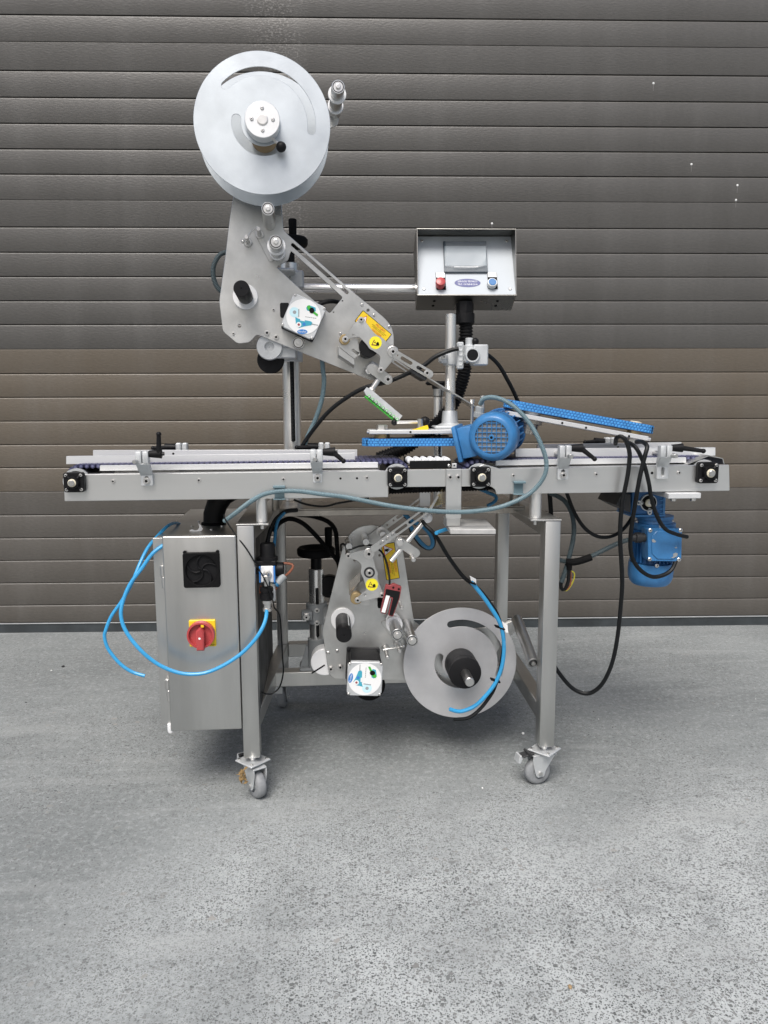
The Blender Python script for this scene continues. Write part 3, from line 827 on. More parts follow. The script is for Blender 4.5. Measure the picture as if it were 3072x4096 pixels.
# folded end cover on the right conveyor
ec = MB()
e0 = bxz([(2756, 1857), (2845, 1822), (2900, 1834), (2906, 1858)])
polyx  # (outline below is in x, z)
for i in range(3):
    a, b_ = Vector(e0[i]), Vector(e0[i + 1])
    n_ = Vector((-(b_ - a).y, (b_ - a).x)).normalized() * .002
    ec.poly([tuple(a), tuple(b_), tuple(b_ - n_), tuple(a - n_)], .02, .255, 'plate')
ec.build('end_cover', convR, W)

# guide rail brackets with clamp levers
LV = {}
def lever(parent, c, L, ang, name='clamp_lever', sx=1):
    b = MB()
    b.cyl((c.x, c.y, c.z), (c.x + sx * .030, c.y, c.z), .0085, 'black', r1=.0115, seg=14, ch=.001)
    e = Vector((c.x + sx * .030, c.y, c.z))
    d = Vector((math.cos(ang), -.15, math.sin(ang))).normalized()
    st = Vector((c.x + sx * .024, c.y - .004, c.z)) 
    b.cyl(st, st + d * L, .0065, 'black', r1=.0050, seg=10, ch=.0015)
    b.ball(st + d * L, .0062, 'black', 10)
    b.cyl(e, e + Vector((sx * .006, 0, 0)), .0045, 'charcoal', seg=8)
    b.build(name, parent, W)
def guide_bracket(label, plate, has_bolt, head, rod, lev, Yr=.085):
    """plate: px box of foot; head: px centre of the clamp; rod tip px; lev: (length, angle)"""
    g_ = part('guide_bracket', label)
    x0, y0_, x1, y1_ = plate
    a, b_ = W.p(x0, y1_, .006), W.p(x1, y0_, .006)
    hd = W.p(head[0], head[1], -.020)
    wd = (b_.x - a.x)
    # foot with slot
    xm, zt, zb_ = (a.x + b_.x) / 2, b_.z, a.z
    ft = MB().poly(rnd([(a.x, zb_), (b_.x, zb_), (b_.x, zt), (a.x, zt)], .003, 3), -.002, BY - .0005, 'cast', [strip((xm, zb_ + .011), (xm, zt - .008), .0045)], .0008)
    # slanted neck leaning out to the clamp head
    hz, hx = hd.z, hd.x
    hw = .0155
    ft.hexa([(a.x, -.002, zt - .002), (b_.x, -.002, zt - .002), (b_.x, BY - .0008, zt - .002), (a.x, BY - .0008, zt - .002),
             (hx - hw, -.026, hz - .013), (hx + hw, -.026, hz - .013), (hx + hw, -.006, hz - .013), (hx - hw, -.006, hz - .013)], 'cast', .001)
    ft.box(hx - hw, hx - .001, -.027, -.005, hz - .0135, hz + .017, 'cast', .003, seg=2)
    ft.box(hx + .001, hx + hw, -.027, -.005, hz - .0135, hz + .017, 'cast', .003, seg=2)
    ft.build('bracket_arm', g_, W)
    if has_bolt: bolt(g_, (xm, -.0025, zb_ + .012), .0065, W)
    rp = W.p(*rod, -.045); rr_ = W.r(*rod, 9, -.045)
    MB().cyl((rp.x, -.046, rp.z), (rp.x, Yr - .0003, rp.z), rr_, 'roller', seg=18, ch=.0008).build('guide_rod', g_, W)
    lever(g_, Vector((hx + hw, -.016, hz + .010)), *lev)
    return g_
guide_bracket('guide bracket with upright black lever at the left end', (567, 1898, 613, 1942), True, (569, 1833), (537, 1847.6), (.048, R(86)))
guide_bracket('guide bracket with drooping lever left of the belt gap', (1252, 1890, 1289, 1930), True, (1266, 1825), (1260, 1837), (.034, R(-40)))
guide_bracket('guide bracket with slanting lever beside the grey conduit', (2227, 1871, 2270, 1918), True, (2260, 1809), (2286, 1826), (.044, R(-38)))
guide_bracket('guide bracket with level lever and empty slot on the right', (2621, 1862, 2670, 1915), False, (2662, 1808), (2704, 1824), (.056, R(-8)))
for i, (a, b_, c, s_) in enumerate(((728, 1789, .26, -1), (1297, 1787, .26, -1), (2440, 1766, .26, -1))):
    rb = part('guide_bracket', ('rear guide bracket clamp above the left rails', 'rear guide bracket clamp near the main column', 'rear guide bracket clamp above the right rails')[i])
    q = W.p(a, b_, .25)
    MB().box(q.x - .016, q.x - .001, .24, .262, q.z - .06, q.z + .012, 'cast', .003).box(q.x + .001, q.x + .016, .24, .262, q.z - .02, q.z + .012, 'cast', .003).build('bracket_arm', rb, W)
    lever(rb, Vector((q.x - .016, .25, q.z)), .036, R(182), sx=-1)

# roller gap tray
tray = part('roller_tray', 'black tray of white rollers bridging the gap between the conveyors')
ta, tb = W.p(1639, 1876, .048), W.p(1805, 1842, .048)
MB().box(ta.x, tb.x, .048, .052, ta.z, tb.z, 'black', .001).box(ta.x, tb.x, .20, .204, ta.z, tb.z, 'black', .001).build('tray_side', tray, W)
bolt(tray, W.p(1796, 1863, .048), .0042, W, 'pan')
for i in range(6):
    q = W.p(1643 + i * 29.3, 1844, .055)
    MB().cyl((q.x, .0535, q.z), (q.x, .115, q.z), .0088, 'white', seg=16, ch=.003).build('roller', tray, W)
qa, qb = W.p(1808, 1872, .044), W.p(1827, 1853, .044)
MB().box(qa.x, qb.x, .044, .047, qa.z, qb.z, 'alu', .0008).build('angle_bracket', tray, W)
bolt(tray, W.p(1817, 1862, .0435), .002, W, 'hole', 'hole')
# centre strap and lower plate
st = part('discharge_plate', 'bright strap and square plate hanging under the belt gap')
sa, sb2 = W.p(1783, 2074, .002), W.p(1847, 1876, .002)
MB().box(sa.x, sb2.x, .002, BY - .0005, sa.z, sb2.z, 'steel_h', .001).build('strap', st, W)
for q in ((1800, 1908.5), (1832.5, 1908.5)): bolt(st, W.p(*q, .002), .0062, W)
pz = W.p(1890, 2118, -.045).z
pp = [W.pz(*q, pz) for q in ((1801, 2118), (1984, 2118), (1942, 2075), (1772, 2076))]
MB().hexa([q - Vector((0, 0, .012)) for q in pp] + pp, 'dull', .0012).build('plate', st, W)
MB().box(sa.x + .002, sb2.x - .002, .0025, .05, pz + .001, sa.z + .0005, 'plate', .001).build('strap_foot', st, W)
# rear strap seen between the bearings
ra, rb_ = W.p(1678, 2030, .2), W.p(1722, 1950, .2)
MB().box(ra.x, rb_.x, .2, .206, ra.z, rb_.z, 'alu', .001).build('strap', st, W)
# black corrugated sleeve and belt return in the gap
MB().tube([W.p(1556, 1962, .12), W.p(1700, 1956, .12), W.p(1880, 1950, .12), W.p(1975, 1946, .12)], .010, 'matt', 8, pitch=.008).build('return_sleeve', machine, W)
# bristle brush
br = part('brush', 'tan bristle brush at the tip of the lower applicator')
bb = MB()
for i in range(160):
    t = random.random()
    a = W.p(1750 - 30 * t + random.uniform(-4, 4), 1985 + 45 * t, .06 + random.uniform(0, .05))
    e = W.p(1774 + random.uniform(-6, 8) + 2 * t, 1956 + 55 * t + random.uniform(-6, 6), .05 + random.uniform(0, .07))
    s_ = Vector((.0007, 0, .0007))
    bb.add([a - s_, a + s_, e], [[0, 1, 2]], 'bristle')
bb.build('bristles', br, W)
MB().hexa([W.p(1714, 2040, .05), W.p(1722, 2046, .05), W.p(1722, 2046, .12), W.p(1714, 2040, .12), W.p(1748, 1982, .05), W.p(1755, 1987, .05), W.p(1755, 1987, .12), W.p(1748, 1982, .12)], 'plate').build('brush_holder', br, W)
# ================================================================== shared stickers
def warn_sign(fr, parent, d, a_px, b_px, half_px, name='warning_sign'):
    """yellow sign; a_px / b_px: middle of its two short ends, reading from a to b"""
    a, b_ = fr.p(*a_px, d), fr.p(*b_px, d)
    rot = math.atan2(b_.z - a.z, b_.x - a.x)
    L = math.hypot(b_.x - a.x, b_.z - a.z); H = fr.r(*a_px, half_px, d) * 2
    cx, cz = (a.x + b_.x) / 2, (a.z + b_.z) / 2
    def T(u, v): return (cx + u * math.cos(rot) - v * math.sin(rot), cz + u * math.sin(rot) + v * math.cos(rot))
    s = MB()
    s.poly([T(*q) for q in rnd([(-L / 2, -H / 2), (L / 2, -H / 2), (L / 2, H / 2), (-L / 2, H / 2)], .003, 3)], d - .0004, d, 'matt')
    e = .0016
    s.poly([T(*q) for q in rnd([(-L / 2 + e, -H / 2 + e), (L / 2 - e, -H / 2 + e), (L / 2 - e, H / 2 - e), (-L / 2 + e, H / 2 - e)], .002, 3)], d - .0008, d - .0004, 'yellow')
    tx = -L / 2 + H * .48; k = H * .42
    tri = lambda q: [T(tx + q * k * c_, q * k * s_ - H * .06) for c_, s_ in ((-1, -.72), (1, -.72), (0, 1))]
    s.poly(tri(1.0), d - .0012, d - .0008, 'red_ink'); s.poly(tri(.82), d - .0016, d - .0012, 'sticker')
    hand = [(-.25, -.5), (.2, -.5), (.3, -.1), (.5, .05), (.42, .14), (.22, .05), (.2, .45), (.1, .45), (.06, .1), (0, .55), (-.1, .55), (-.1, .1), (-.2, .42), (-.3, .4), (-.25, 0)]
    s.poly([T(tx + u * k * .8, v * k * .8 - H * .12) for u, v in hand], d - .0020, d - .0016, 'matt')
    ux = L * .16
    tw = L * .50
    dd = d - .0012
    q = T(ux, H * .30); s.text('PELIGRO', q[0], q[1], H * .17, rot, dd, 'red_ink', tw * .62)
    for v, ww in ((.14, .95), (.04, .8)):
        q = T(ux, H * v); s.text('ATENCION LA PROTECCION', q[0], q[1], H * .06, rot, dd, 'matt', tw * ww)
    q = T(ux, -H * .14); s.text('DANGER', q[0], q[1], H * .17, rot, dd, 'red_ink', tw * .62)
    for v, ww in ((-.28, .9), (-.37, .75)):
        q = T(ux, H * v); s.text('DO NOT REMOVE THE GUARD', q[0], q[1], H * .06, rot, dd, 'matt', tw * ww)
    s.build(name, parent, fr)
def hand_sticker(fr, parent, d, c_px, r_px):
    c = fr.p(*c_px, d); r_ = fr.r(*c_px, r_px, d)
    s = MB().poly(circ(c.x, c.z, r_), d - .0004, d, 'lemon')
    tri = lambda k: [(c.x - r_ * .12 + k * r_ * u, c.z + k * r_ * v) for u, v in ((-.55, -.38), (.42, -.52), (-.08, .52))]
    s.poly(tri(1), d - .0008, d - .0004, 'copper', [tri(.66)[::-1]])
    s.poly([(c.x - r_ * .22, c.z + .0 * r_), (c.x - r_ * .16, c.z + .12 * r_), (c.x + r_ * .05, c.z - .02 * r_), (c.x, c.z - .08 * r_)], d - .0008, d - .0004, 'matt')
    s.poly([(c.x + r_ * u, c.z + r_ * v) for u, v in ((.15, -.05), (.3, .12), (.52, .05), (.6, -.25), (.52, -.55), (.42, -.35), (.38, -.6), (.3, -.38), (.2, -.5), (.12, -.25))], d - .0009, d - .0005, 'matt')
    s.build('warning_sticker', parent, fr)
def motor_sticker(fr, parent, d, c, r_, rot=0, mir=1):
    ca, sa = math.cos(rot), math.sin(rot)
    def T(u, v):
        u *= mir
        return (c.x + r_ * (u * ca - v * sa), c.z + r_ * (u * sa + v * ca))
    s = MB().poly(circ(c.x, c.z, r_, 40), d - .0005, d, 'sticker')
    d1, d2 = d - .0009, d - .0013
    cc = lambda u, v, q, n=20, k=1: [T(u + q * math.cos(2 * math.pi * i / n), v + k * q * math.sin(2 * math.pi * i / n)) for i in range(n)]
    s.poly(cc(-.52, .25, .29), d1, d1 + .0004, 'sky_ink')
    s.poly(cc(-.52, .25, .10), d2, d2 + .0004, 'grey')
    s.poly([T(*q) for q in ((-.48, -.02), (-.28, -.12), (.42, -.26), (.50, -.34), (.44, -.48), (.02, -.55), (-.28, -.64), (-.46, -.40))], d1, d1 + .0004, 'teal')
    s.poly(cc(-.29, -.45, .15), d2, d2 + .0004, 'sticker'); s.poly(cc(-.29, -.45, .07), d2 - .0004, d2, 'sensor_red')
    s.poly(cc(.02, -.42, .09), d2, d2 + .0004, 'oval')
    s.poly([T(*q) for q in ((-.20, -.12), (.06, -.16), (.06, -.26), (-.2, -.22))], d2, d2 + .0004, 'sticker')
    s.poly([T(*q) for q in ((.44, -.38), (.84, -.46), (.84, -.50), (.44, -.44))], d1, d1 + .0004, 'grey')
    s.poly([T(*q) for q in ((-.30, .42), (-.24, .44), (-.26, -.02), (-.31, -.02))], d2, d2 + .0004, 'grey')
    s.poly([T(*q) for q in ((.15, .52), (.40, .64), (.70, .52), (.72, .32), (.52, .28), (.20, .36))], d1, d1 + .0004, 'teal')
    s.poly([T(*q) for q in ((.20, .60), (.34, .66), (.60, .32), (.84, .14), (.80, .02), (.52, .22), (.24, .42))], d2, d2 + .0004, 'green')
    s.poly(cc(.48, .36, .15, 12, 1.1), d2 - .0004, d2, 'matt')
    for i in range(6): s.poly([T(.10 + .11 * i, .02 - .015 * i), T(.18 + .11 * i, .01 - .015 * i), T(.18 + .11 * i, -.03 - .015 * i), T(.10 + .11 * i, -.02 - .015 * i)], d1, d1 + .0004, 'grey')
    s.poly(cc(-.09, -.85, .30, 24, .45), d1, d1 + .0004, 'oval')
    q = T(-.09, -.85); s.text('MarcoPack', q[0], q[1], r_ * .12, rot if mir > 0 else rot + math.pi, d1 - .0003, 'sticker', r_ * .46)
    s.build('sticker', parent, fr)
def roller(fr, parent, tip, rpx, d0, d1=0.0, flange=None, name='guide_roller', m='roller'):
    """roller along the local y axis; tip: pixel of its front cap, which lies at y = d0"""
    c = fr.p(*tip, d0); r_ = fr.r(*tip, rpx, d0)
    b = MB()
    b.lathe((c.x, d1, c.z), (0, -1, 0), [(0, r_ * .99), (d1 - d0 - .001, r_ * .99), (d1 - d0, r_ * .93), (d1 - d0, r_ * .84), (d1 - d0 - .0015, r_ * .82), (d1 - d0 - .0015, r_ * .6)], m, 28, False)
    b.lathe((c.x, d0 + .0015, c.z), (0, -1, 0), [(0, r_ * .82), (.0002, r_ * .82), (.0006, r_ * .62), (.0006, r_ * .01)], 'charcoal', 24, False)
    b.lathe((c.x, d0 + .001, c.z), (0, -1, 0), [(0, r_ * .70), (.001, r_ * .70), (.001, r_ * .42)], 'bolt', 24)
    b.lathe((c.x, d0, c.z), (0, -1, 0), [(0, r_ * .36), (.004, r_ * .36), (.0045, r_ * .28)], 'bolt', 16)
    for t, k in (flange or ()):
        y = d0 + (d1 - d0) * t
        b.lathe((c.x, y + .003, c.z), (0, -1, 0), [(0, r_ * k), (.005, r_ * k), (.006, r_ * k * .95)], 'white', 28)
    b.build(name, parent, fr)
def pin(fr, parent, tip, rpx, d0, d1=0.0, collar=2.0, name='guide_pin'):
    c = fr.p(*tip, d0); r_ = fr.r(*tip, rpx, d0)
    b = MB().cyl((c.x, d1, c.z), (c.x, d0, c.z), r_, 'bolt', seg=14, ch=.001)
    if collar: b.lathe((c.x, d1, c.z), (0, -1, 0), [(0, r_ * collar), (.008, r_ * collar), (.009, r_ * collar * .9)], 'roller', 18)
    b.build(name, parent, fr)

# ================================================================== upper label applicator
o_ = W.p(1167, 1200, .215)
UF = Fr((o_.x, o_.y, o_.z), 2.2)
up = empty('label_applicator', machine, UF, label='upper label applicator with large pale reel, tilted nose plate and wheel')
outline = conv(ZB, [(232, 35), (205, 200), (165, 540), (118, 880), (148, 1130), (270, 1233), (370, 1222), (430, 1155), (760, 1290), (1385, 1540), (1432, 1528), (1470, 1480), (1520, 1400), (1566, 1270), (1566, 1160), (1545, 1085), (1490, 1020), (1230, 805), (650, 295), (637, 120)])
outline += [(1126, 700), (1200, 560), (1352, 500), (1356, 466), (1300, 455), (1060, 440), (985, 500), (955, 640)]
opening = conv(ZB, [(592, 598), (800, 788), (945, 908), (1035, 982), (1142, 850), (712, 462), (690, 540)])
sl = [ZB(727, 412), ZB(1178, 808)]
a_, b2 = UF.p(*sl[0]), UF.p(*sl[1])
slot = strip((a_.x, a_.z), (b2.x, b2.z), UF.r(1200, 1000, 6.2))
hole2 = []
for q, rr_ in (((287, 1087), 6.5), ((1140, 878), 2.6), ((1066, 972), 2.6), ((1353, 957), 6)):
    c = UF.p(*ZB(*q)); hole2.append(circ(c.x, c.z, UF.r(*ZB(*q), rr_), 14))
MB().poly(rnd(UF.xz(outline), .008, 3), 0, .006, 'plate', [slot, rnd(UF.xz(opening), .004, 3)] + hole2, .0008).build('back_plate', up, UF)
# reel: back disc, front disc with curved slots, hub, core, knob
d1, d2 = -.165, -.050
rc = UF.p(1050, 494, d1)
RR = UF.r(1050, 496, 273.5, d1)
def reel_disc(y, m, slots=True, parent=up, fr=UF, c=rc, rad=None, a=((136, -6), (172, 300)), nm='reel_disc', th=.003):
    rad = rad or RR
    hl = []
    if slots: hl = [arcslot(c.x, c.z, rad * .665, rad * .785, *a[0]), arcslot(c.x, c.z, rad * .315, rad * .45, *a[1])]
    MB().poly(circ(c.x, c.z, rad, 96), y, y + th, m, hl, .0006).build(nm, parent, fr)
reel_disc(d2, 'disc', False)
reel_disc(d1, 'disc')
MB().cyl((rc.x, d2 - .0005, rc.z), (rc.x, d1 + .004, rc.z), RR * .20, 'card', seg=40).build('reel_core', up, UF)
hc = UF.p(*ZA(760, 742), -.205); hr = UF.r(*ZA(760, 742), 70.5, -.205)
MB().lathe((rc.x, d1 - .0003, rc.z), (0, -1, 0), [(0, hr * 1.04), (.006, hr * 1.04), (.007, hr * .98)], 'disc', 40).build('reel_collar', up, UF)
hb = MB().lathe((hc.x, d1 - .007, hc.z), (0, -1, 0), [(0, hr * .96), (.031, hr * .96), (.0315, hr), (.040, hr), (.041, hr * .97), (.041, hr * .33)], 'alu', 44)
hb.lathe((hc.x, d1 - .047, hc.z), (0, -1, 0), [(0, hr * .33), (.0025, hr * .32), (.003, hr * .26)], 'bolt', 24)
hb.build('reel_hub', up, UF)
for k in range(4):
    bolt(up, (hc.x + hr * .60 * math.cos(R(90 * k)), d1 - .0482, hc.z + hr * .60 * math.sin(R(90 * k))), hr * .11, UF, 'pan')
kb = UF.p(*ZA(932, 985), -.19)
MB().cyl((hc.x + hr * .5, -.185, hc.z - hr * .75), kb, .0035, 'bolt', seg=10).build('knob_stem', up, UF)
MB().ball(kb, UF.r(*ZA(932, 985), 21, -.19), 'black', 20).build('ball_knob', up, UF)
MB().cyl((rc.x, d2 + .004, rc.z), (rc.x, -.0003, rc.z), .02, 'roller', seg=20).build('reel_spindle', up, UF)
roller(UF, up, ZA(1458, 430), 27, -.17, -.0005, ((.28, 1.38), (.72, 1.25)))
roller(UF, up, ZB(522, 113), 27, -.165, -.0005)
roller(UF, up, ZB(588, 388), 29, -.165, -.0005, ((.32, 1.30), (.80, 1.2)))
roller(UF, up, ZB(775, 1225), 25, -.045, -.0005)
pin(UF, up, ZB(342, 347), 9, -.075, -.0005)
pin(UF, up, ZB(443, 280), 9, -.075, -.0005)
q1, q2 = UF.p(*ZB(330, 388), -.060), UF.p(*ZB(428, 266), -.060)
MB().tube([UF.p(*ZB(305, 385), -.06), UF.p(*ZB(345, 378), -.06), UF.p(*ZB(365, 335), -.06), UF.p(*ZB(395, 290), -.06), UF.p(*ZB(432, 266), -.06)], .0018, 'bolt', 6).ball(UF.p(*ZB(315, 385), -.06), .005, 'bolt', 10).build('wire_link', up, UF)
MB().poly(rnd(UF.xz(conv(ZB, [(405, 300), (445, 290), (575, 520), (572, 548), (540, 560), (520, 530)]), -.0005), .003, 3), -.006, -.0005, 'plate', bev=.0006).build('dancer_lever', up, UF)
# rewind spool
cs = UF.p(*ZB(302, 775), -.16); rs = UF.r(*ZB(302, 775), 32.5, -.16)
MB().lathe((cs.x, -.0005, cs.z), (0, -1, 0), [(0, rs * 1.66), (.007, rs * 1.66), (.008, rs * 1.6)], 'white', 44).build('spool_flange', up, UF)
sp = MB().lathe((cs.x, -.009, cs.z), (0, -1, 0), [(0, rs), (.150, rs), (.151, rs * .97), (.151, .003)], 'black', 36, False)
sp.lathe((cs.x, -.1595, cs.z), (0, -1, 0), [(0, .003), (.0001, .003)], 'matt', 8)
sp.box(cs.x + rs * .80, cs.x + rs * 1.04, -.150, -.012, cs.z - rs * .30, cs.z - rs * .12, 'charcoal')
sp.build('rewind_spool', up, UF)
# stepper motor with sticker
def stepper(fr, parent, c_px, r_px, dcap, ang, dback, body_m='black'):
    c = fr.p(*c_px, dcap); h = fr.r(*c_px, r_px, dcap) * 1.08
    def sq(k, cut): 
        P = []
        for i in range(4):
            a = R(ang + 90 * i)
            u = Vector((math.cos(a), math.sin(a))); v = Vector((-math.sin(a), math.cos(a)))
            for s1, s2 in ((1 - cut, -1), (1 - cut, -1 + cut), (1, -1 + cut)) if cut else ((1, -1),):
                w_ = u * s1 * h * k + v * s2 * h * k
                P.append((c.x + w_.x, c.z + w_.y))
        return P
    m = empty_mesh = MB().poly(rnd(sq(1, .16), .004, 3), dcap, dcap + .016, 'cast', bev=.0015)
    m.build('motor_cap', parent, fr)
    MB().poly(rnd(sq(.97, .16), .004, 3), dcap + .0165, dback - .012, body_m, bev=.001).build('motor_body', parent, fr)
    MB().poly(rnd(sq(1, .05), .004, 3), dback - .0115, dback - .0005, 'charcoal', bev=.001).build('motor_flange', parent, fr)
    for i in range(4):
        a = R(ang + 45 + 90 * i)
        bolt(parent, (c.x + h * 1.26 * math.cos(a), dcap - .0002, c.z + h * 1.26 * math.sin(a)), .0035, fr, 'pan')
    return c, h
cm, hm = stepper(UF, up, ZB(818, 1010), 66, -.075, 66, 0)
motor_sticker(UF, up, -.0755, cm, hm * .97, 0)
ck = UF.p(*ZB(668, 955), -.06)
MB().box(ck.x - .014, ck.x + .010, -.068, -.038, ck.z - .018, ck.z + .018, 'black', .003, M=None).build('motor_connector', up, UF)
for q in ((515, 1145), (590, 1180), (567, 953), (235, 1150)): bolt(up, UF.p(*ZB(*q), -.0003), .0058 if q[0] in (515, 590) else .0034, UF)
for q in ((1303, 912), (1402, 996), (1528, 1092), (1124, 1152)): bolt(up, UF.p(*ZB(*q), -.0003), .0042, UF, 'pan')
warn_sign(UF, up, -.0006, ZB(1275, 1000), ZB(1515, 1200), 27.5)
# nose arm plate carried forward of the back plate
AY = -.085
arm = UF.xz(conv(ZB, [(1282, 1022), (1306, 1018), (1345, 1068), (1385, 1122), (1418, 1158), (1470, 1182), (1512, 1224), (1605, 1270), (1592, 1320), (1545, 1390), (1478, 1468), (1448, 1470), (1440, 1440), (1456, 1338), (1405, 1296), (1362, 1275), (1345, 1245), (1282, 1178), (1216, 1180), (1160, 1218), (1140, 1205), (1150, 1180)]), AY)
ah = UF.p(*ZB(1230, 1160), AY)
MB().poly(rnd(arm, .005, 3), AY, AY + .005, 'plate', [circ(ah.x, ah.z, .0025, 12)], .0006).build('nose_arm', up, UF)
hand_sticker(UF, up, AY - .0002, ZB(1414, 1225), 25)
for q, rr_ in (((1295, 1035), .0055), ((1163, 1196), .0062), ((1458, 1452), .0060)): bolt(up, UF.p(*ZB(*q), AY - .0012), rr_, UF)
c = UF.p(*ZB(1160, 1197), AY)
MB().lathe((c.x, AY + .03, c.z), (0, -1, 0), [(0, .0135), (.0235, .0135), (.0245, .0125)], 'brass', 24).build('brass_roller', up, UF)
c = UF.p(*ZB(1557, 1300), AY)
MB().lathe((c.x, AY - .0003, c.z), (0, -1, 0), [(0, .0145), (.002, .0145), (.0025, .0135)], 'bolt', 24).build('pivot_washer', up, UF)
bolt(up, (c.x, AY - .0029, c.z), .0070, UF)
for q in ((1295, 1035), (1557, 1300), (1458, 1452)):
    c = UF.p(*ZB(*q), AY + .005); MB().cyl((c.x, AY + .0055, c.z), (c.x, -.0005, c.z), .006, 'roller', seg=12).build('spacer', up, UF)
c = UF.p(*ZB(1360, 1262), -.075)
MB().cyl((c.x, -.0005, c.z), (c.x, AY + .0055, c.z), .026, 'black', seg=32, ch=.001).build('press_roller', up, UF)
fb = UF.xz(conv(ZB, [(1118, 1222), (1195, 1215), (1262, 1190), (1292, 1300), (1240, 1360), (1110, 1255)]), -.07)
hh = UF.p(*ZB(1255, 1300), -.07)
MB().poly(rnd(fb, .004, 2), -.070, -.0675, 'plate', [strip((hh.x - .008, hh.z + .004), (hh.x + .006, hh.z - .006), .0035)], .0005).build('guard_plate', up, UF)
e = [UF.p(*ZB(1105, 1262), -.070), UF.p(*ZB(1242, 1368), -.070)]
MB().hexa([(e[0].x, -.070, e[0].z - .020), (e[1].x, -.070, e[1].z - .015), (e[1].x, -.030, e[1].z - .020), (e[0].x, -.030, e[0].z - .025),
           (e[0].x, -.070, e[0].z + .002), (e[1].x, -.070, e[1].z + .002), (e[1].x, -.030, e[1].z + .002), (e[0].x, -.030, e[0].z + .002)], 'plate', .001).build('guard_fold', up, UF)
# lower linkage: clamp block, link, stem and comb with green teeth
c = UF.p(*ZB(1395, 1425), -.04)
MB().box(-.014, .014, -.05, -.0005, -.012, .012, 'cast', .003, M=Matrix.Translation((c.x, 0, c.z)) @ Matrix.Rotation(R(35), 4, 'Y')).build('clamp_block', up, UF)
c = UF.p(*ZB(1355, 1460), -.052); bolt(up, c, .0085, UF, 'hex')
a, b_ = UF.p(*ZB(1385, 1440), -.06), UF.p(*ZB(1515, 1530), -.06)
MB().poly(strip((a.x, a.z), (b_.x, b_.z), .0135), -.062, -.057, 'plate', bev=.0006).build('comb_link', up, UF)
bolt(up, (b_.x, -.0625, b_.z), .0078, UF)
s0, s1 = UF.p(*ZC(985, 985), -.05), UF.p(*ZC(920, 1082), -.05)
MB().cyl(s0, s1, .0075, 'bolt', seg=14).lathe(s1, s1 - s0, [(-.002, .010), (.007, .010)], 'bolt', 6).build('comb_stem', up, UF)
CY = -.065
comb = UF.xz(conv(ZC, [(870, 1064), (906, 1080), (1210, 1336), (1170, 1388), (862, 1140), (842, 1102)]), CY)
MB().poly(comb, CY, CY + .012, 'cast', bev=.0012).build('comb_holder', up, UF)
for i in range(9):
    t = i / 8
    q = ZC(893 + t * 265, 1152 + t * 216)
    c = UF.p(*q, CY - .002)
    MB().lathe((c.x, CY + .013, c.z), (0, -1, 0), [(0, .0040), (.016, .0040), (.017, .0030)], 'green', 12).lathe((c.x, CY - .0041, c.z), (0, -1, 0), [(0, .0027), (.0003, .0027)], 'cast', 10).build('comb_tooth', up, UF)
a, b_ = UF.p(*ZC(858, 1142), CY - .001), UF.p(*ZC(1160, 1388), CY - .001)
MB().cyl(Vector((a.x, CY + .005, a.z)) + Vector((-.0015, 0, -.002)), Vector((b_.x, CY + .005, b_.z)) + Vector((-.0015, 0, -.002)), .0030, 'green', seg=8).build('comb_strip', up, UF)
# slotted nose links and peel plate
def slotted(fr, parent, a_px, b_px, hw, d, slots, m='plate', th=.004, name='slotted_link', holes=()):
    a, b_ = fr.p(*a_px, d), fr.p(*b_px, d)
    A, B = Vector((a.x, a.z)), Vector((b_.x, b_.z))
    hs = [strip(A.lerp(B, t0), A.lerp(B, t1), hw * .42, 5) for t0, t1 in slots] + [circ(*A.lerp(B, t), .0028, 10) for t in holes]
    MB().poly(strip(A, B, hw), d, d + th, m, hs, .0005).build(name, parent, fr)
slotted(UF, up, ZC(1150, 755), ZC(1463, 938), .0108, -.090, ((.18, .44), (.66, .93)), holes=(.03,))
slotted(UF, up, ZC(1105, 800), ZC(1318, 942), .0065, -.012, ((.15, .9),))
bolt(up, UF.p(*ZC(1440, 930), -.0905), .0062, UF)
c = UF.p(*ZC(1352, 945), -.05)
MB().box(-.022, .022, -.085, -.014, -.008, .012, 'charcoal', .002, M=Matrix.Translation((c.x, 0, c.z)) @ Matrix.Rotation(R(31), 4, 'Y')).build('peel_block', up, UF)
a, b_ = ZC(1340, 905), ZE(1052, 682)
a0, a1, b0, b1 = UF.p(*a, -.085), UF.p(*a, -.085), UF.p(*b, -.085) if False else UF.p(*b_, -.085), None
n_ = Vector((a0.z - b0.z, 0, b0.x - a0.x)).normalized() * .0016
lo = [Vector((q.x, -.083, q.z)) for q in (a0 - n_, b0 - n_)] + [Vector((q.x, -.012, q.z)) for q in (b0 - n_, a0 - n_)]
MB().hexa(lo + [q + n_ * 2 for q in lo], 'plate').build('peel_plate', up, UF)
# carrier bracket behind the plate
c = UF.p(*ZB(535, 1262), .02)
MB().lathe((c.x, .045, c.z), (0, -1, 0), [(0, .034), (.036, .034), (.0375, .0325), (.0375, .013), (.028, .012), (.028, .001)], 'cast', 36, False).build('clamp_disc', up, UF)
c = UF.p(*ZB(545, 1368), .05)
MB().lathe((c.x, .075, c.z), (0, -1, 0), [(0, .036), (.020, .037), (.024, .034), (.024, .001)], 'black', 36).build('adjusting_wheel', up, UF)

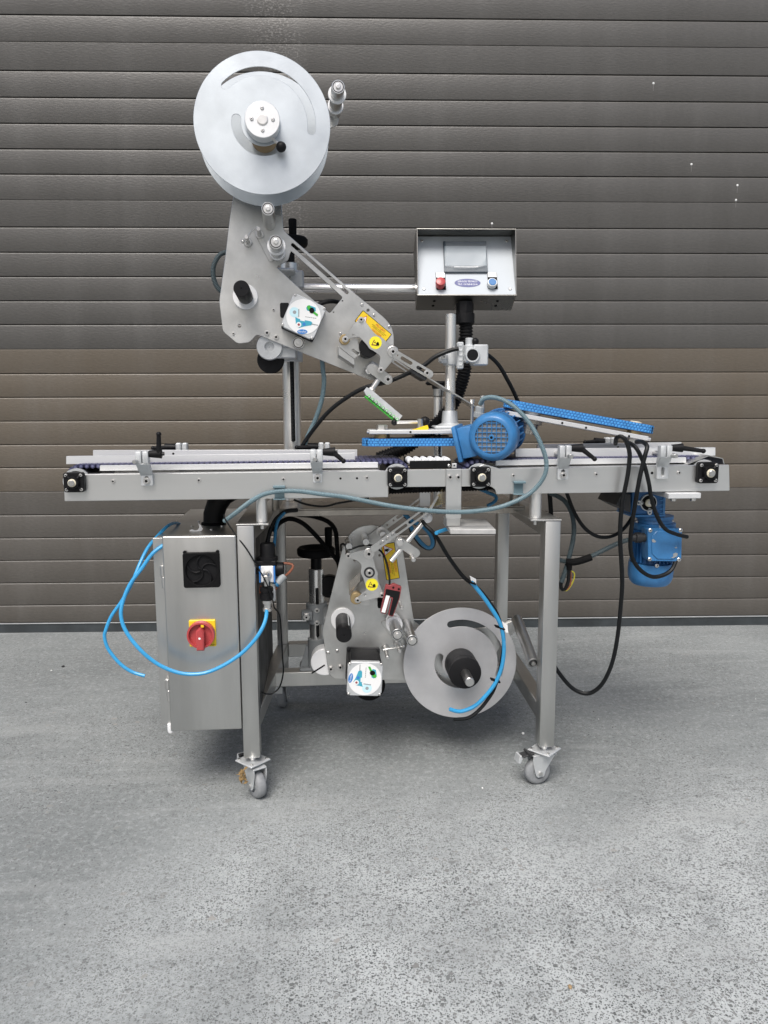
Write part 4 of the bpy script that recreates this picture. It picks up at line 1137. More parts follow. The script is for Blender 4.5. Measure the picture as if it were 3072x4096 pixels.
# ================================================================== columns
def column(label, px, py, rad, Y, z0, z1, m='chrome', slot_=None):
    p = part('column', label)
    c = W.p(px, py, Y)
    MB().cyl((c.x, Y, z0), (c.x, Y, z1), rad, m, seg=40, ch=.002).build('tube', p, W)
    if slot_:
        za, zb_ = W.p(px, slot_[1], Y - rad).z, W.p(px, slot_[0], Y - rad).z
        k = slot_[2]
        sx = k * rad
        MB().box(c.x - rad * .26 + sx, c.x + rad * .26 + sx, Y - rad - .0012, Y - rad * .55, za, zb_, 'matt', .003).build('screw_slot', p, W)
        b = MB()
        zz = za
        while zz < zb_ - .004:
            b.cyl((c.x + sx, Y - rad - .0018, zz), (c.x + sx, Y - rad - .0018, zz + .002), .0032, 'charcoal', seg=8); zz += .004
        b.build('lead_screw', p, W)
    return p, c
ZTR = TZ1
def ztop(px, py, Y): return W.p(px, py, Y).z
col1, c1 = column('tall slotted chrome column carrying the upper applicator', 1167, 1600, .0255, .365, ZTR, ztop(1155, 1047, .345), slot_=(1400, 1767, .1))
def handwheel(p, c, Y, zhub, px_c, py_c, r_px, hpx, Yh, rz=.62):
    q = W.p(px_c, py_c, Y); r_ = W.r(px_c, py_c, r_px, Y)
    MB().lathe((c.x, Y, zhub), (0, 0, 1), [(0, .016), (q.z - zhub - .004, .016), (q.z - zhub - .002, .022)], 'black', 24).build('handwheel_hub', p, W)
    MB().lathe((c.x, Y, q.z - .010), (0, 0, 1), [(0, r_ * .55), (-.004, r_ * .80), (0, r_ * .95), (.006, r_), (.018, r_), (.023, r_ * .92), (.020, r_ * .72), (.014, r_ * .5), (.014, .001)], 'matt', 44).build('handwheel', p, W)
    h0, h1 = W.p(hpx[0], hpx[2], Yh), W.p(hpx[0], hpx[1], Yh)
    MB().lathe((h0.x, Yh, q.z + .010), (0, 0, 1), [(0, .008), (.006, .0105), (h1.z - q.z - .014, .0115), (h1.z - q.z - .010, .010)], 'matt', 18).build('handwheel_grip', p, W)
handwheel(col1, c1, .365, ztop(1155, 1047, .345), 1160, 970, 77, (1171, 876, 940), .330)
# collars of the upper carrier
for ya, yb, k in ((1090, 1116, 1.35), (1390, 1446, 1.30)):
    za, zb_ = ztop(1165, yb, .34), ztop(1165, ya, .34)
    b = MB().lathe((c1.x, .365, za), (0, 0, 1), [(0, .0255 * k), (.002, .0255 * k * 1.03), (zb_ - za - .002, .0255 * k * 1.03), (zb_ - za, .0255 * k)], 'cast', 32)
    b.box(c1.x - .045, c1.x + .02, .235, .345, za + .004, zb_ - .004, 'cast', .003)
    b.build('carrier_collar', col1, W)
    bolt(col1, (c1.x + .004, .3285, (za + zb_) / 2 - .004), .0055, W, 'cap')
za = ztop(1190, 1142, .34)
MB().box(c1.x + .005, c1.x + .042, .30, .35, za - .012, ztop(1190, 1090, .34), 'cast', .004).build('tube_clamp', col1, W)
# horizontal chrome arm to the control panel
ha, hb_ = W.p(1195, 1153, .36), W.p(1720, 1153, .36)
MB().cyl((ha.x, .36, ha.z), (hb_.x, .36, ha.z), W.r(1400, 1153, 19, .36), 'chrome', seg=32).build('support_arm', machine, W)

# second column with cross clamp (carries the hold-down unit)
HZ = W.p(1780, 1716, .16).z
col2, c2 = column('chrome column with cross clamp and ball lever under the control panel', 1801.5, 1450, W.r(1801, 1450, 21, .20), .20, HZ + .002, ztop(1800, 1255, .20))
r2 = W.r(1801, 1450, 21, .20)
fz = ztop(1800, 1645, .18)
b = MB().lathe((c2.x, .20, HZ + .001), (0, 0, 1), [(0, .034), (.008, .034), (.014, .0225), (fz - HZ - .003, .0205), (fz - HZ, .0195)], 'cast', 32)
b.box(c2.x - .046, c2.x + .046, .165, .235, HZ + .0005, HZ + .008, 'cast', .003)
b.build('column_base', col2, W)
za, zb_ = ztop(1795, 1461, .17), ztop(1795, 1399, .17)
b = MB().cyl((c2.x, .20, za), (c2.x, .20, zb_), r2 * 1.42, 'cast', seg=28, ch=.003)
b.box(c2.x - .034, c2.x - .012, .165, .195, za + .006, zb_ - .010, 'cast', .004).build('cross_clamp', col2, W)
bolt(col2, W.p(*ZE(780, 265), .1648), .0075, W, 'hex'); bolt(col2, W.p(*ZE(780, 265), .158), .0035, W, 'cap')
pa_, pb_ = W.p(*ZE(888, 365), .15), W.p(*ZE(946, 140), .15)
b = MB().box(pa_.x, pb_.x, .15, .165, pa_.z, pb_.z, 'cast', .003)
for i in range(5):
    zz = pa_.z + (pb_.z - pa_.z) * (.1 + .18 * i)
    b.box(pa_.x + .004, pb_.x - .004, .1485, .152, zz, zz + .006, 'cast', .001)
b.build('serrated_plate', col2, W)
rc2 = W.p(*ZE(1018, 248), .12); rr2 = W.r(*ZE(1018, 248), 29, .12)
b = MB().lathe((rc2.x, .19, rc2.z), (0, -1, 0), [(0, rr2), (.069, rr2), (.070, rr2 * .96), (.070, rr2 * .78), (.066, rr2 * .76)], 'cast', 36, False)
b.box(rc2.x + .004, rc2.x + .043, .128, .185, rc2.z - .026, rc2.z + .0275, 'cast', .003)
b.box(rc2.x - .018, rc2.x + .004, .13, .185, rc2.z - .018, rc2.z + .0272, 'cast', .003)
b.build('ring_clamp', col2, W)
MB().lathe((rc2.x, .13, rc2.z), (0, -1, 0), [(0, rr2 * .75), (.008, rr2 * .75), (.010, rr2 * .70), (.0105, .001)], 'black', 30).build('plug', col2, W)
a, b_ = W.p(*ZE(990, 185), .15), W.p(*ZE(990, 108), .15)
MB().cyl((a.x, .15, a.z - .004), (a.x, .15, b_.z), .0105, 'cast', seg=18, ch=.001).build('lever_post', col2, W)
bk = W.p(*ZE(1038, 138), .145)
MB().cyl((a.x, .15, bk.z), bk, .004, 'bolt', seg=8).ball(bk, W.r(*ZE(1038, 138), 15, .145), 'black', 18).build('ball_lever', col2, W)

# third short column behind the hold-down belt
col3, c3 = column('short slotted chrome column with star knob behind the hold-down belt', 1752, 1700, W.r(1752, 1700, 18.5, .30), .30, ZTR, ztop(1752, 1586, .30), slot_=(1640, 1815, .15))
kz = ztop(1752, 1584, .30)
b = MB().cyl((c3.x, .30, kz), (c3.x, .30, kz + .020), .0155, 'roller', seg=24).lathe((c3.x, .30, kz + .020), (0, 0, 1), [(0, .017), (.010, .019), (.020, .020), (.021, .001)], 'black', 24)
b.box(c3.x - .036, c3.x + .036, .287, .313, kz + .030, kz + .042, 'black', .005).box(c3.x - .013, c3.x + .013, .265, .335, kz + .030, kz + .0415, 'black', .005)
b.build('star_knob', col3, W)

# ================================================================== control panel box
cp = W.p(1867, 1181, .20)
PF = Fr((cp.x, cp.y, cp.z), -2.2, -27)
panel = empty('control_panel', machine, PF, label='hooded control panel box with touch screen and two push buttons')
pl = PF.xz([(1667, 946.5), (2051, 946.5), (2065, 1179), (1670, 1179)], 0)
MB().poly(pl, -.001, .003, 'panel', bev=.0006).build('front_plate', panel, PF)
# box body behind and hood flanges in front
x0, x1 = PF.p(1669, 1181.6).x, PF.p(2066, 1181.6).x
z0, z1 = PF.p(1867, 1181.6).z, PF.p(1867, 946).z
MB().box(x0 + .0005, x1 - .0005, .0035, .072, z0, z1 + .004, 'box_steel', .0015).build('box_body', panel, PF)
hd_ = .058
hood = MB()
top_l, top_r = PF.p(1664, 913, -hd_), PF.p(2058, 913, -hd_)
hood.hexa([(x0, .004, z1 + .003), (x1, .004, z1 + .003), (x1, -hd_, top_l.z - .002), (x0, -hd_, top_l.z - .002), (x0, .004, z1 + .005), (x1, .004, z1 + .005), (x1, -hd_, top_l.z), (x0, -hd_, top_l.z)], 'box_steel')
for xx in (x0, x1 - .002):
    hood.hexa([(xx, .004, z0), (xx + .002, .004, z0), (xx + .002, -.004, z0), (xx, -.004, z0), (xx, .004, z1 + .0045), (xx + .002, .004, z1 + .0045), (xx + .002, -hd_, top_l.z - .0003), (xx, -hd_, top_l.z - .0003)], 'box_steel')
hood.box(x0, x1, -.004, .004, z0 - .002, z0 - .0002, 'box_steel')
hood.build('hood', panel, PF)
# touch screen with loose protective film
sc4 = PF.xz(conv(ZD, [(550, 297), (1045, 297), (1062, 650), (565, 650)]), -.008)
MB().poly(rnd(sc4, .003, 3), -.008, -.0012, 'screen_frame', bev=.0008).build('screen_bezel', panel, PF)
s5 = PF.xz(conv(ZD, [(567, 355), (1040, 355), (1050, 580), (575, 580)]), -.0085)
MB().poly(s5, -.0086, -.0082, 'screen').build('screen', panel, PF)
fl = MB()
gridp = []
for j in range(9):
    for i in range(13):
        u, v = i / 12, j / 8
        xx = 575 + (1035 - 575) * u + 12 * math.sin(v * 3 + u)
        yy = 300 + (585 + 25 * math.sin(u * 3.1) - 300) * v
        hgt = -.0095 - .004 * (math.sin(u * math.pi * 2.2 + v * 2) ** 2) * (abs(u - .5) * 2) ** 2 - .002 * v * u
        gridp.append(PF.p(*ZD(xx, yy), hgt))
fl.add(gridp, [[j * 13 + i, j * 13 + i + 1, (j + 1) * 13 + i + 1, (j + 1) * 13 + i] for j in range(8) for i in range(12)], 'film')
fl.build('protective_film', panel, PF)
tx_ = PF.p(*ZD(812, 605), -.009)
MB().text('www.marcopack.com', tx_.x, tx_.z, .0052, 0, -.0150, 'white', PF.r(*ZD(812, 605), 48)*2).build('web_address', panel, PF)
def button(c_px, r_px, colr, ring, lab):
    c = PF.p(*ZD(*c_px), -.02); r_ = PF.r(*ZD(*c_px), r_px, -.02)
    a, b_ = PF.p(*ZD(*lab[0]), -.003), PF.p(*ZD(*lab[1]), -.003)
    MB().box(a.x, b_.x, -.003, -.0011, c.z - r_ * .9, a.z, 'matt', .0008).box(a.x + .0012, b_.x - .0012, -.0036, -.0031, b_.z + .001, a.z - .0012, 'sticker').build('legend_plate', panel, PF)
    b = MB()
    if ring: b.lathe((c.x, -.0033, c.z), (0, -1, 0), [(0, r_), (.012, r_), (.013, r_ * .92), (.013, r_ * .80)], 'cast', 30); b.lathe((c.x, -.014, c.z), (0, -1, 0), [(0, r_ * .78), (.0035, r_ * .78), (.004, r_ * .70)], colr, 28)
    else: b.lathe((c.x, -.0033, c.z), (0, -1, 0), [(0, r_ * .9), (.010, r_ * .9), (.010, r_), (.018, r_), (.0205, r_ * .9), (.0215, r_ * .6), (.022, .001)], colr, 30)
    b.build('push_button', panel, PF, label='red push button' if not ring else 'blue push button')
button((522, 765), 20, 'red', False, ((465, 655), (578, 720)))
button((1118, 757), 19.5, 'blue_button', True, ((1055, 655), (1168, 715)))
c = PF.p(*ZD(830, 778), -.0012); ew = PF.r(*ZD(830, 778), 52, -.0012); eh = (PF.p(*ZD(830, 730), 0).z - PF.p(*ZD(830, 825), 0).z) / 2
b = MB().poly([(c.x + ew * math.cos(2 * math.pi * i / 40), c.z + eh * math.sin(2 * math.pi * i / 40)) for i in range(40)], -.0016, -.0011, 'violet')
b.text('SERVICIO TÉCNICO', c.x, c.z + eh * .33, eh * .42, 0, -.0019, 'white', ew * 1.5).text('TELF.: +34 968 88 22 66', c.x, c.z - eh * .36, eh * .40, 0, -.0019, 'white', ew * 1.5)
b.build('service_sticker', panel, PF)
for q in ((310, 297), (1277, 297), (330, 847), (1315, 847)): bolt(panel, PF.p(*ZD(*q), -.0012), .0045, PF, 'pan', 'screw')
UR = Matrix.Rotation(R(90), 4, 'X')
for q in ((.18, .026), (.175, .048), (.825, .026), (.82, .048)):
    bolt(panel, (x0 + (x1 - x0) * q[0], q[1], z0 - .0003), .004, PF, 'hole', 'hole', Matrix.Rotation(R(90), 4, 'X'))
# cable gland and thick corrugated hose
gtop = W.p(*ZD(800, 1010), .235)
MB().lathe(gtop + Vector((0, 0, .004)), (0, 0, -1), [(0, .024), (.030, .024), (.031, .027)], 'black', 8).lathe(gtop - Vector((0, 0, .027)), (0, 0, -1), [(0, .0265), (.026, .027), (.029, .023)], 'black', 12).build('cable_gland', panel, Fr())
hp = [(*ZD(812, 1180), .235), (*ZD(812, 1440), .24), (*ZE(955, 120), .245), (*ZE(955, 330), .25), (*ZE(925, 480), .26), (*ZE(850, 660), .275), (*ZE(740, 800), .29), (*ZE(600, 920), .30), (*ZE(450, 1025), .30), (*ZE(230, 1110), .30)]
MB().tube(W.path(hp), W.r(1864, 1320, 28, .24), 'black', 14, pitch=.0085, depth=.15).build('hose', category='hose', label='thick black corrugated hose running down from the control panel box')

# ================================================================== hold-down unit
hold = part('hold_down_belt', 'level blue hold-down belt left of the upper blue motor')
def belt_unit(parent, pl_px, pr_px, h_px, Y0, Y1, fr=W):
    """endless textured belt lying flat: stadium in plan, its axis vertical to the run"""
    a, b_ = fr.p(*pl_px, Y0), fr.p(*pr_px, Y0)
    hh = fr.r(*pl_px, h_px, Y0)
    u = (b_ - a).normalized(); L = (b_ - a).length
    v = Vector((-u.z, 0, u.x))
    rr_ = (Y1 - Y0) / 2
    ring = []
    n = 16
    for i in range(n + 1):
        t = math.pi / 2 + math.pi * i / n
        ring.append((rr_ + rr_ * math.cos(t), (Y0 + Y1) / 2 - rr_ * math.sin(t)))
    ring = [(q[0], q[1]) for q in ring]
    for i in range(n + 1):
        t = -math.pi / 2 + math.pi * i / n
        ring.append((L - rr_ + rr_ * math.cos(t), (Y0 + Y1) / 2 - rr_ * math.sin(t)))
    P = lambda s_, y, z: a + u * s_ + v * z + Vector((0, y - a.y, 0))
    k = len(ring)
    V = []
    for (s_, y) in ring: V += [P(s_, y, -hh), P(s_, y, hh)]
    cen = (L / 2, (Y0 + Y1) / 2)
    inn = [(cen[0] + (s_ - cen[0]) * (1 - .006 / (L / 2)), cen[1] + (y - cen[1]) * (1 - .006 / rr_)) for s_, y in ring]
    for (s_, y) in inn: V += [P(s_, y, -hh), P(s_, y, hh)]
    F = []
    for i in range(k):
        j = (i + 1) % k
        F += [[2 * i, 2 * j, 2 * j + 1, 2 * i + 1], [2 * k + 2 * i + 1, 2 * k + 2 * j + 1, 2 * k + 2 * j, 2 * k + 2 * i], [2 * i + 1, 2 * j + 1, 2 * k + 2 * j + 1, 2 * k + 2 * i + 1], [2 * j, 2 * i, 2 * k + 2 * i, 2 * k + 2 * j]]
    m = MB().add(V, F, 'belt_base')
    # raised cells on the outer face
    per = [0.0]
    for i in range(k): per.append(per[-1] + math.dist(ring[i], ring[(i + 1) % k]))
    s_ = 0.0; row = 0
    while s_ < per[-1] - .004:
        for r4 in range(3):
            ss = s_ + (.0046 if r4 % 2 else 0)
            i = max(q for q in range(k) if per[q] <= ss % per[-1])
            p0_, p1_ = Vector(ring[i]), Vector(ring[(i + 1) % k])
            tt = (p1_ - p0_)
            if tt.length < 1e-6: continue
            tt.normalize(); nn = Vector((tt.y, -tt.x))
            c_ = p0_ + tt * (ss % per[-1] - per[i])
            if (c_ + nn * .001 - Vector(cen)).length < (c_ - Vector(cen)).length: nn = -nn
            zc = hh * (-.66 + .66 * r4)
            e1, e2 = tt * .0033, nn * .0007
            q = [c_ - e1, c_ + e1]
            low = [P(q[0].x, q[0].y, zc - hh * .26), P(q[1].x, q[1].y, zc - hh * .26), P(q[1].x, q[1].y, zc + hh * .26), P(q[0].x, q[0].y, zc + hh * .26)]
            hi = [P(q[0].x * .8 + q[1].x * .2 + e2.x, q[0].y * .8 + q[1].y * .2 + e2.y, zc - hh * .20), P(q[1].x * .8 + q[0].x * .2 + e2.x, q[1].y * .8 + q[0].y * .2 + e2.y, zc - hh * .20),
                  P(q[1].x * .8 + q[0].x * .2 + e2.x, q[1].y * .8 + q[0].y * .2 + e2.y, zc + hh * .20), P(q[0].x * .8 + q[1].x * .2 + e2.x, q[0].y * .8 + q[1].y * .2 + e2.y, zc + hh * .20)]
            m.add(low + hi, [[4, 5, 6, 7], [0, 1, 5, 4], [1, 2, 6, 5], [2, 3, 7, 6], [3, 0, 4, 7]], 'belt')
        s_ += .0092
    m.build('belt', parent, fr)
    # dark core between the runs
    MB().hexa([P(.01, Y0 + .008, -hh * .8), P(L - .01, Y0 + .008, -hh * .8), P(L - .01, Y1 - .008, -hh * .8), P(.01, Y1 - .008, -hh * .8), P(.01, Y0 + .008, hh * .8), P(L - .01, Y0 + .008, hh * .8), P(L - .01, Y1 - .008, hh * .8), P(.01, Y1 - .008, hh * .8)], 'matt').build('belt_core', parent, fr)
    return P, L, hh
belt_unit(hold, (1451, 1771), (1960, 1768), 15.5, .105, .175)
a, b_ = W.p(1477, 1737, .10), W.p(1860, 1719, .10)
MB().box(a.x, b_.x, .10, .19, a.z, b_.z, 'alu', .0015).build('belt_bar', hold, W)
bolt(hold, W.p(1642, 1728, .0998), .0028, W, 'hole', 'hole'); bolt(hold, W.p(1832, 1723, .0998), .0028, W, 'hole', 'hole')
q = W.p(1475, 1728, .13); MB().cyl((q.x - .005, .13, q.z), (q.x + .003, .13, q.z), .004, 'bolt', seg=10).build('end_screw', hold, W)
q = W.p(1528, 1712, .14)
MB().lathe((q.x, .14, b_.z - .001), (0, 0, 1), [(0, .020), (.0025, .020), (.0026, .015), (.013, .015), (.014, .013)], 'bolt', 6).build('hex_bolt', hold, W)
q2_ = W.p(1528, 1745, .14)
MB().cyl((q.x, .14, W.p(1528, 1756, .14).z), (q.x, .14, a.z - .0003), .0205, 'brass', seg=28).build('bushing', hold, W)
yt = W.p(1650, 1718, .12)
ty = [W.p(*ZE(*q_), .115) for q_ in ((525, 868), (610, 838), (645, 830), (652, 862), (640, 870))]
MB().poly([(q_.x, q_.z) for q_ in ty], .115, .117, 'yellow').build('yellow_tape', hold, W)
MB().hexa([(ty[0].x, .11, b_.z + .0003), (ty[4].x, .11, b_.z + .0003), (ty[4].x, .16, b_.z + .0003), (ty[0].x, .15, b_.z + .0003)] + [(ty[0].x, .11, b_.z + .001), (ty[4].x, .11, b_.z + .001), (ty[4].x, .16, b_.z + .001), (ty[0].x, .15, b_.z + .001)], 'yellow').build('yellow_tape', hold, W)
l0, l1 = W.p(*ZE(367, 808), .16), W.p(*ZE(570, 805), .16)
MB().cyl(l0, l1, .0045, 'bolt', seg=10).ball(l0, W.r(*ZE(367, 812), 12.5, .16), 'black', 16).build('locking_lever', hold, W)
lp0, lp1 = W.p(*ZE(582, 848), .16), W.p(*ZE(582, 778), .16)
MB().cyl((lp0.x, .16, b_.z), (lp0.x, .16, lp1.z), .0085, 'roller', seg=16).build('lever_post', hold, W)
MB().ball(W.p(*ZE(622, 800), .17), .0135, 'black', 16).build('ball_knob', hold, W)
a, b_ = W.p(1660, 1754, .16), W.p(1795, 1741, .16)
MB().box(a.x, b_.x, .155, .185, a.z + .004, b_.z, 'matt', .001).build('slide_block', hold, W)
for qq in ((1889, 1600, 1650), (1931, 1585, 1660)):
    t_, b0_ = W.p(qq[0], qq[1], .17), W.p(qq[0], qq[2], .17)
    MB().cyl((t_.x, .17, b0_.z - .05), (t_.x, .17, t_.z - .006), .0045, 'bolt', seg=12).lathe((t_.x, .17, t_.z - .008), (0, 0, 1), [(0, .007), (.009, .007), (.010, .006)], 'bolt', 12).build('spring_screw', hold, W)

hold2 = part('hold_down_belt', 'tilted blue hold-down belt sloping down over the right conveyor')
belt_unit(hold2, (2030, 1613), (2630, 1722), 16, .105, .175)
a, b_ = W.p(2031, 1652, .10), W.p(2594, 1755, .10)
u = (b_ - a).normalized(); v = Vector((-u.z, 0, u.x)) * .0058
MB().hexa([a - v, b_ - v, b_ - v + Vector((0, .08, 0)), a - v + Vector((0, .08, 0)), a + v, b_ + v, b_ + v + Vector((0, .08, 0)), a + v + Vector((0, .08, 0))], 'alu', .0012).build('belt_bar', hold2, W)
for q in ((2249, 1692), (2344, 1711), (2516, 1744.5)): bolt(hold2, W.p(*q, .0998), .003, W, 'hole', 'hole', Matrix.Rotation(R(10), 4, 'Y'))
un = v.normalized()
q = W.p(2533, 1740, .14) 
MB().cyl(q + un * .003, q + un * .024, .019, 'brass', seg=24).lathe(q - un * .010, -un, [(0, .018), (.012, .018), (.013, .016)], 'bolt', 6).build('bushing', hold2, W)
q = W.p(2125, 1660, .14); MB().cyl(q, q + un * .020, .024, 'cast', seg=28).build('bushing', hold2, W)
q = W.p(2544, 1690, .135); MB().lathe(q - un * .002, un, [(0, .016), (.004, .016), (.005, .012)], 'cream', 20).build('pulley_cap', hold2, W)
q = W.p(2594, 1757, .12); MB().cyl(q - u * .003, q + u * .004, .006, 'bolt', seg=8).build('end_screw', hold2, W)
q = W.p(2115, 1675, .15)
MB().lathe(q, -un, [(0, .038), (.012, .038), (.014, .030), (.040, .026)], 'worn', 28).build('gear_housing', hold2, W)

# ================================================================== upper blue motor
mo = W.p(1966, 1750, .0)
MOF = Fr((mo.x, mo.y, mo.z), -22, 3)
mot = empty('drive_motor', machine, MOF, label='upper blue electric motor with grid fan cowl facing the camera')
cr = .0585
MB().lathe((0, .062, 0), (0, -1, 0), [(0, cr * .98), (.002, cr * 1.06), (.040, cr * 1.06), (.052, cr), (.060, cr * .90), (.062, cr * .84), (.062, cr * .72), (.058, cr * .71)], 'motor', 48, False).build('fan_cowl', mot, MOF)
MB().lathe((0, .006, 0), (0, -1, 0), [(0, cr * .72), (.0005, cr * .72)], 'rubber', 40).build('fan', mot, MOF)
gb_ = MB(); gR = cr * .725
for i in range(-3, 4):
    t = i * gR / 3.55
    L_ = math.sqrt(max(1e-6, gR * gR - t * t))
    gb_.box(-L_, L_, .0012, .0042, t - .0010, t + .0010, 'motor', .0003)
    gb_.box(t - .0010, t + .0010, .0005, .0036, -L_, L_, 'motor', .0004)
gb_.lathe((0, .004, 0), (0, -1, 0), [(0, .0075), (.005, .0075), (.0055, .006)], 'motor', 20).lathe((0, -.0016, 0), (0, -1, 0), [(0, .0035), (.0002, .0035)], 'matt', 12)
gb_.build('cowl_grid', mot, MOF)
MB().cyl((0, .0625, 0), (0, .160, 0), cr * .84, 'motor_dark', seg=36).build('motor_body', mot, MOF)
fins = MB()
for i in range(22):
    a = 2 * math.pi * i / 22
    M_ = Matrix.Rotation(a, 4, 'Y')
    fins.box(cr * .80, cr * 1.04, .066, .150, -.0013, .0013, 'motor', M=M_)
fins.build('cooling_fins', mot, MOF)
MB().cyl((0, .1605, 0), (0, .172, 0), cr * 1.08, 'motor_dark', seg=36, ch=.002).cyl((0, .1725, 0), (0, .20, 0), cr * .7, 'worn', seg=28).build('end_shield', mot, MOF)
tbM = Matrix.Rotation(R(-13), 4, 'Y')
MB().box(-.088, -.050, .020, .110, -.040, .040, 'motor', .004, M=tbM, seg=2).build('terminal_box', mot, MOF)
MB().box(-.100, -.0885, .014, .116, -.047, .047, 'motor', .004, M=tbM, seg=2).build('terminal_lid', mot, MOF)
gq = MOF.I @ W.p(1920, 1650, .05)
MB().lathe(gq - Vector((.004, 0, .012)), Vector((.18, 0, 1)), [(0, .014), (.012, .014), (.013, .0115), (.026, .0115), (.028, .009)], 'grey', 10).build('cable_gland', mot, MOF)

# ================================================================== lower blue gearmotor
gm = part('gear_motor', 'lower blue gear motor hanging under the right conveyor')
GY = .15
def gp(x, y, Y=GY): return W.p(*ZN(x, y), Y)
ax = gp(1015, 500).x
bo = (gp(862, 690).x - gp(1165, 690).x) * -.5
def zN(y, Y=GY): return W.p(*ZN(1015, y), Y).z
cz = [zN(790), zN(770), zN(735), zN(690), zN(632)]
MB().lathe((ax, GY, cz[0]), (0, 0, 1), [(0, .001), (0.0005, bo * .80), (cz[1] - cz[0], bo * .92), (cz[2] - cz[0], bo), (cz[3] - cz[0], bo * 1.02), (cz[4] - cz[0], bo * 1.0), (cz[4] - cz[0], bo * .9)], 'motor', 44, False).build('fan_cowl', gm, W)
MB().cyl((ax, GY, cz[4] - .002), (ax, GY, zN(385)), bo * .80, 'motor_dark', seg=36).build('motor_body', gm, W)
fins = MB()
for i in range(28):
    a = 2 * math.pi * i / 28
    fins.box(bo * .78, bo * .95, -.0013, .0013, cz[4] + .004, zN(395), 'motor_dark', M=Matrix.Translation((ax, GY, 0)) @ Matrix.Rotation(a, 4, 'Z'))
fins.build('cooling_fins', gm, W)
MB().lathe((ax + .004, GY, zN(390)), (0, 0, 1), [(0, bo * .9), (.010, bo * .95), (.018, bo * .95), (.019, bo * .80), (.028, bo * .76), (.029, bo * .84), (.038, bo * .84), (.039, bo * .7)], 'motor', 40).build('flange', gm, W)
for q in ((905, 350), (1165, 350), (1075, 375)):
    b_ = gp(*q, GY - bo * .9 if q[0] == 1075 else GY)
    MB().lathe(b_, (0, 0, 1), [(-.006, .005), (.006, .005), (.007, .004)], 'bolt', 6).build('flange_bolt', gm, W)
a, b_ = gp(870, 292, GY - .05), gp(1112, 140, GY - .05)
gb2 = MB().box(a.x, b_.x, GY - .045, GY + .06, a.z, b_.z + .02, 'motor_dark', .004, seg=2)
for i in range(4): gb2.box(b_.x - .012 - .0 * i, b_.x + .004, GY - .047 + .0 * i, GY - .040, a.z + .012 * i, a.z + .012 * i + .005, 'motor', .001)
gb2.box(b_.x - .003, b_.x + .004, GY - .048, GY + .03, a.z - .004, b_.z, 'motor', .001).box(a.x, b_.x + .005, GY - .050, GY + .06, a.z - .006, a.z, 'motor', .001)
gb2.build('gearbox', gm, W)
c = gp(992, 203, GY - .05); cr_ = W.r(*ZN(992, 203), 33, GY - .05)
oc = MB().lathe((c.x, GY - .0455, c.z), (0, -1, 0), [(0, cr_), (.006, cr_), (.007, cr_ * .96), (.007, cr_ * .90)], 'cast', 36, False).lathe((c.x, GY - .0455, c.z), (0, -1, 0), [(0, cr_ * .91), (.0055, cr_ * .91)], 'matt', 36)
oc.lathe((c.x, GY - .051, c.z), (0, -1, 0), [(0, cr_ * .46), (.005, cr_ * .46), (.006, cr_ * .4)], 'cream', 28)
for a in (180, 280): oc.poly(strip((c.x + cr_ * .9 * math.cos(R(a)), c.z + cr_ * .9 * math.sin(R(a))), (c.x + cr_ * 1.2 * math.cos(R(a)), c.z + cr_ * 1.2 * math.sin(R(a))), .006), GY - .051, GY - .0456, 'cast', [circ(c.x + cr_ * 1.2 * math.cos(R(a)), c.z + cr_ * 1.2 * math.sin(R(a)), .0028, 10)])
oc.build('output_cover', gm, W)
bolt(gm, (c.x + .001, GY - .0572, c.z + .001), .0045, W)
br_ = [gp(755, 220, .06), gp(800, 140, .06), gp(862, 140, .06), gp(862, 275, .06)]
MB().poly([(q.x, q.z) for q in br_], .06, .20, 'charcoal', bev=.001).build('torque_bracket', gm, W)
t4 = [W.p(*ZN(*q), .07) for q in ((990, 628), (1232, 632), (1238, 392), (985, 390))]
txz = [(q.x, q.z) for q in t4]
MB().poly(rnd(txz, .006, 3), .083, .11, 'motor', bev=.001).build('terminal_box', gm, W)
lidm = MB().poly(rnd(txz, .006, 3), .070, .0825, 'motor', bev=.0015)
cxm, czm = sum(q[0] for q in txz) / 4, sum(q[1] for q in txz) / 4
oct_ = []
for q in txz: oct_.append((cxm + (q[0] - cxm) * .80, czm + (q[1] - czm) * .86))
def cham(P, c_):
    out = []
    for i in range(4):
        a, b_, d_ = Vector(P[i - 1]), Vector(P[i]), Vector(P[(i + 1) % 4])
        out += [tuple(b_ + (a - b_).normalized() * c_), tuple(b_ + (d_ - b_).normalized() * c_)]
    return out
lidm.poly(cham(oct_, .015), .0672, .0702, 'motor', bev=.0014)
lidm.build('terminal_lid', gm, W)
for q in ((1005, 403), (1225, 403), (1000, 614), (1213, 616)): bolt(gm, W.p(*ZN(*q), .0698), .0058, W, 'pan', 'screw')
for pts in ([(1015, 472), (1028, 466), (1048, 484), (1040, 492), (1020, 490)], [(1155, 602), (1172, 596), (1172, 575), (1190, 566), (1206, 572), (1200, 592), (1180, 604), (1168, 606)], [(1183, 528), (1200, 526), (1200, 534), (1186, 534)], [(1188, 518), (1196, 516), (1196, 520)]):
    MB().poly(W.xz(conv(ZN, pts), .0668), .0666, .0671, 'grey').build('paint_chip', gm, W)
q = gp(1052, 660, GY - bo); bolt(gm, (q.x, GY - bo - .001, q.z), .006, W, 'pan', 'screw')
gl = W.p(*ZN(975, 455), .09)
MB().lathe(gl, (-1, 0, 0), [(0, .0125), (.014, .0125), (.015, .0145), (.030, .0145), (.032, .011), (.044, .010)], 'charcoal', 12).build('cable_gland', gm, W)
a, b_ = W.p(*ZN(1138, 174), -.01), W.p(*ZN(1377, 131), -.01)
mp_ = MB().box(a.x, b_.x, -.01, .20, a.z, b_.z, 'alu', .0015)
mp_.build('mount_plate', gm, W)
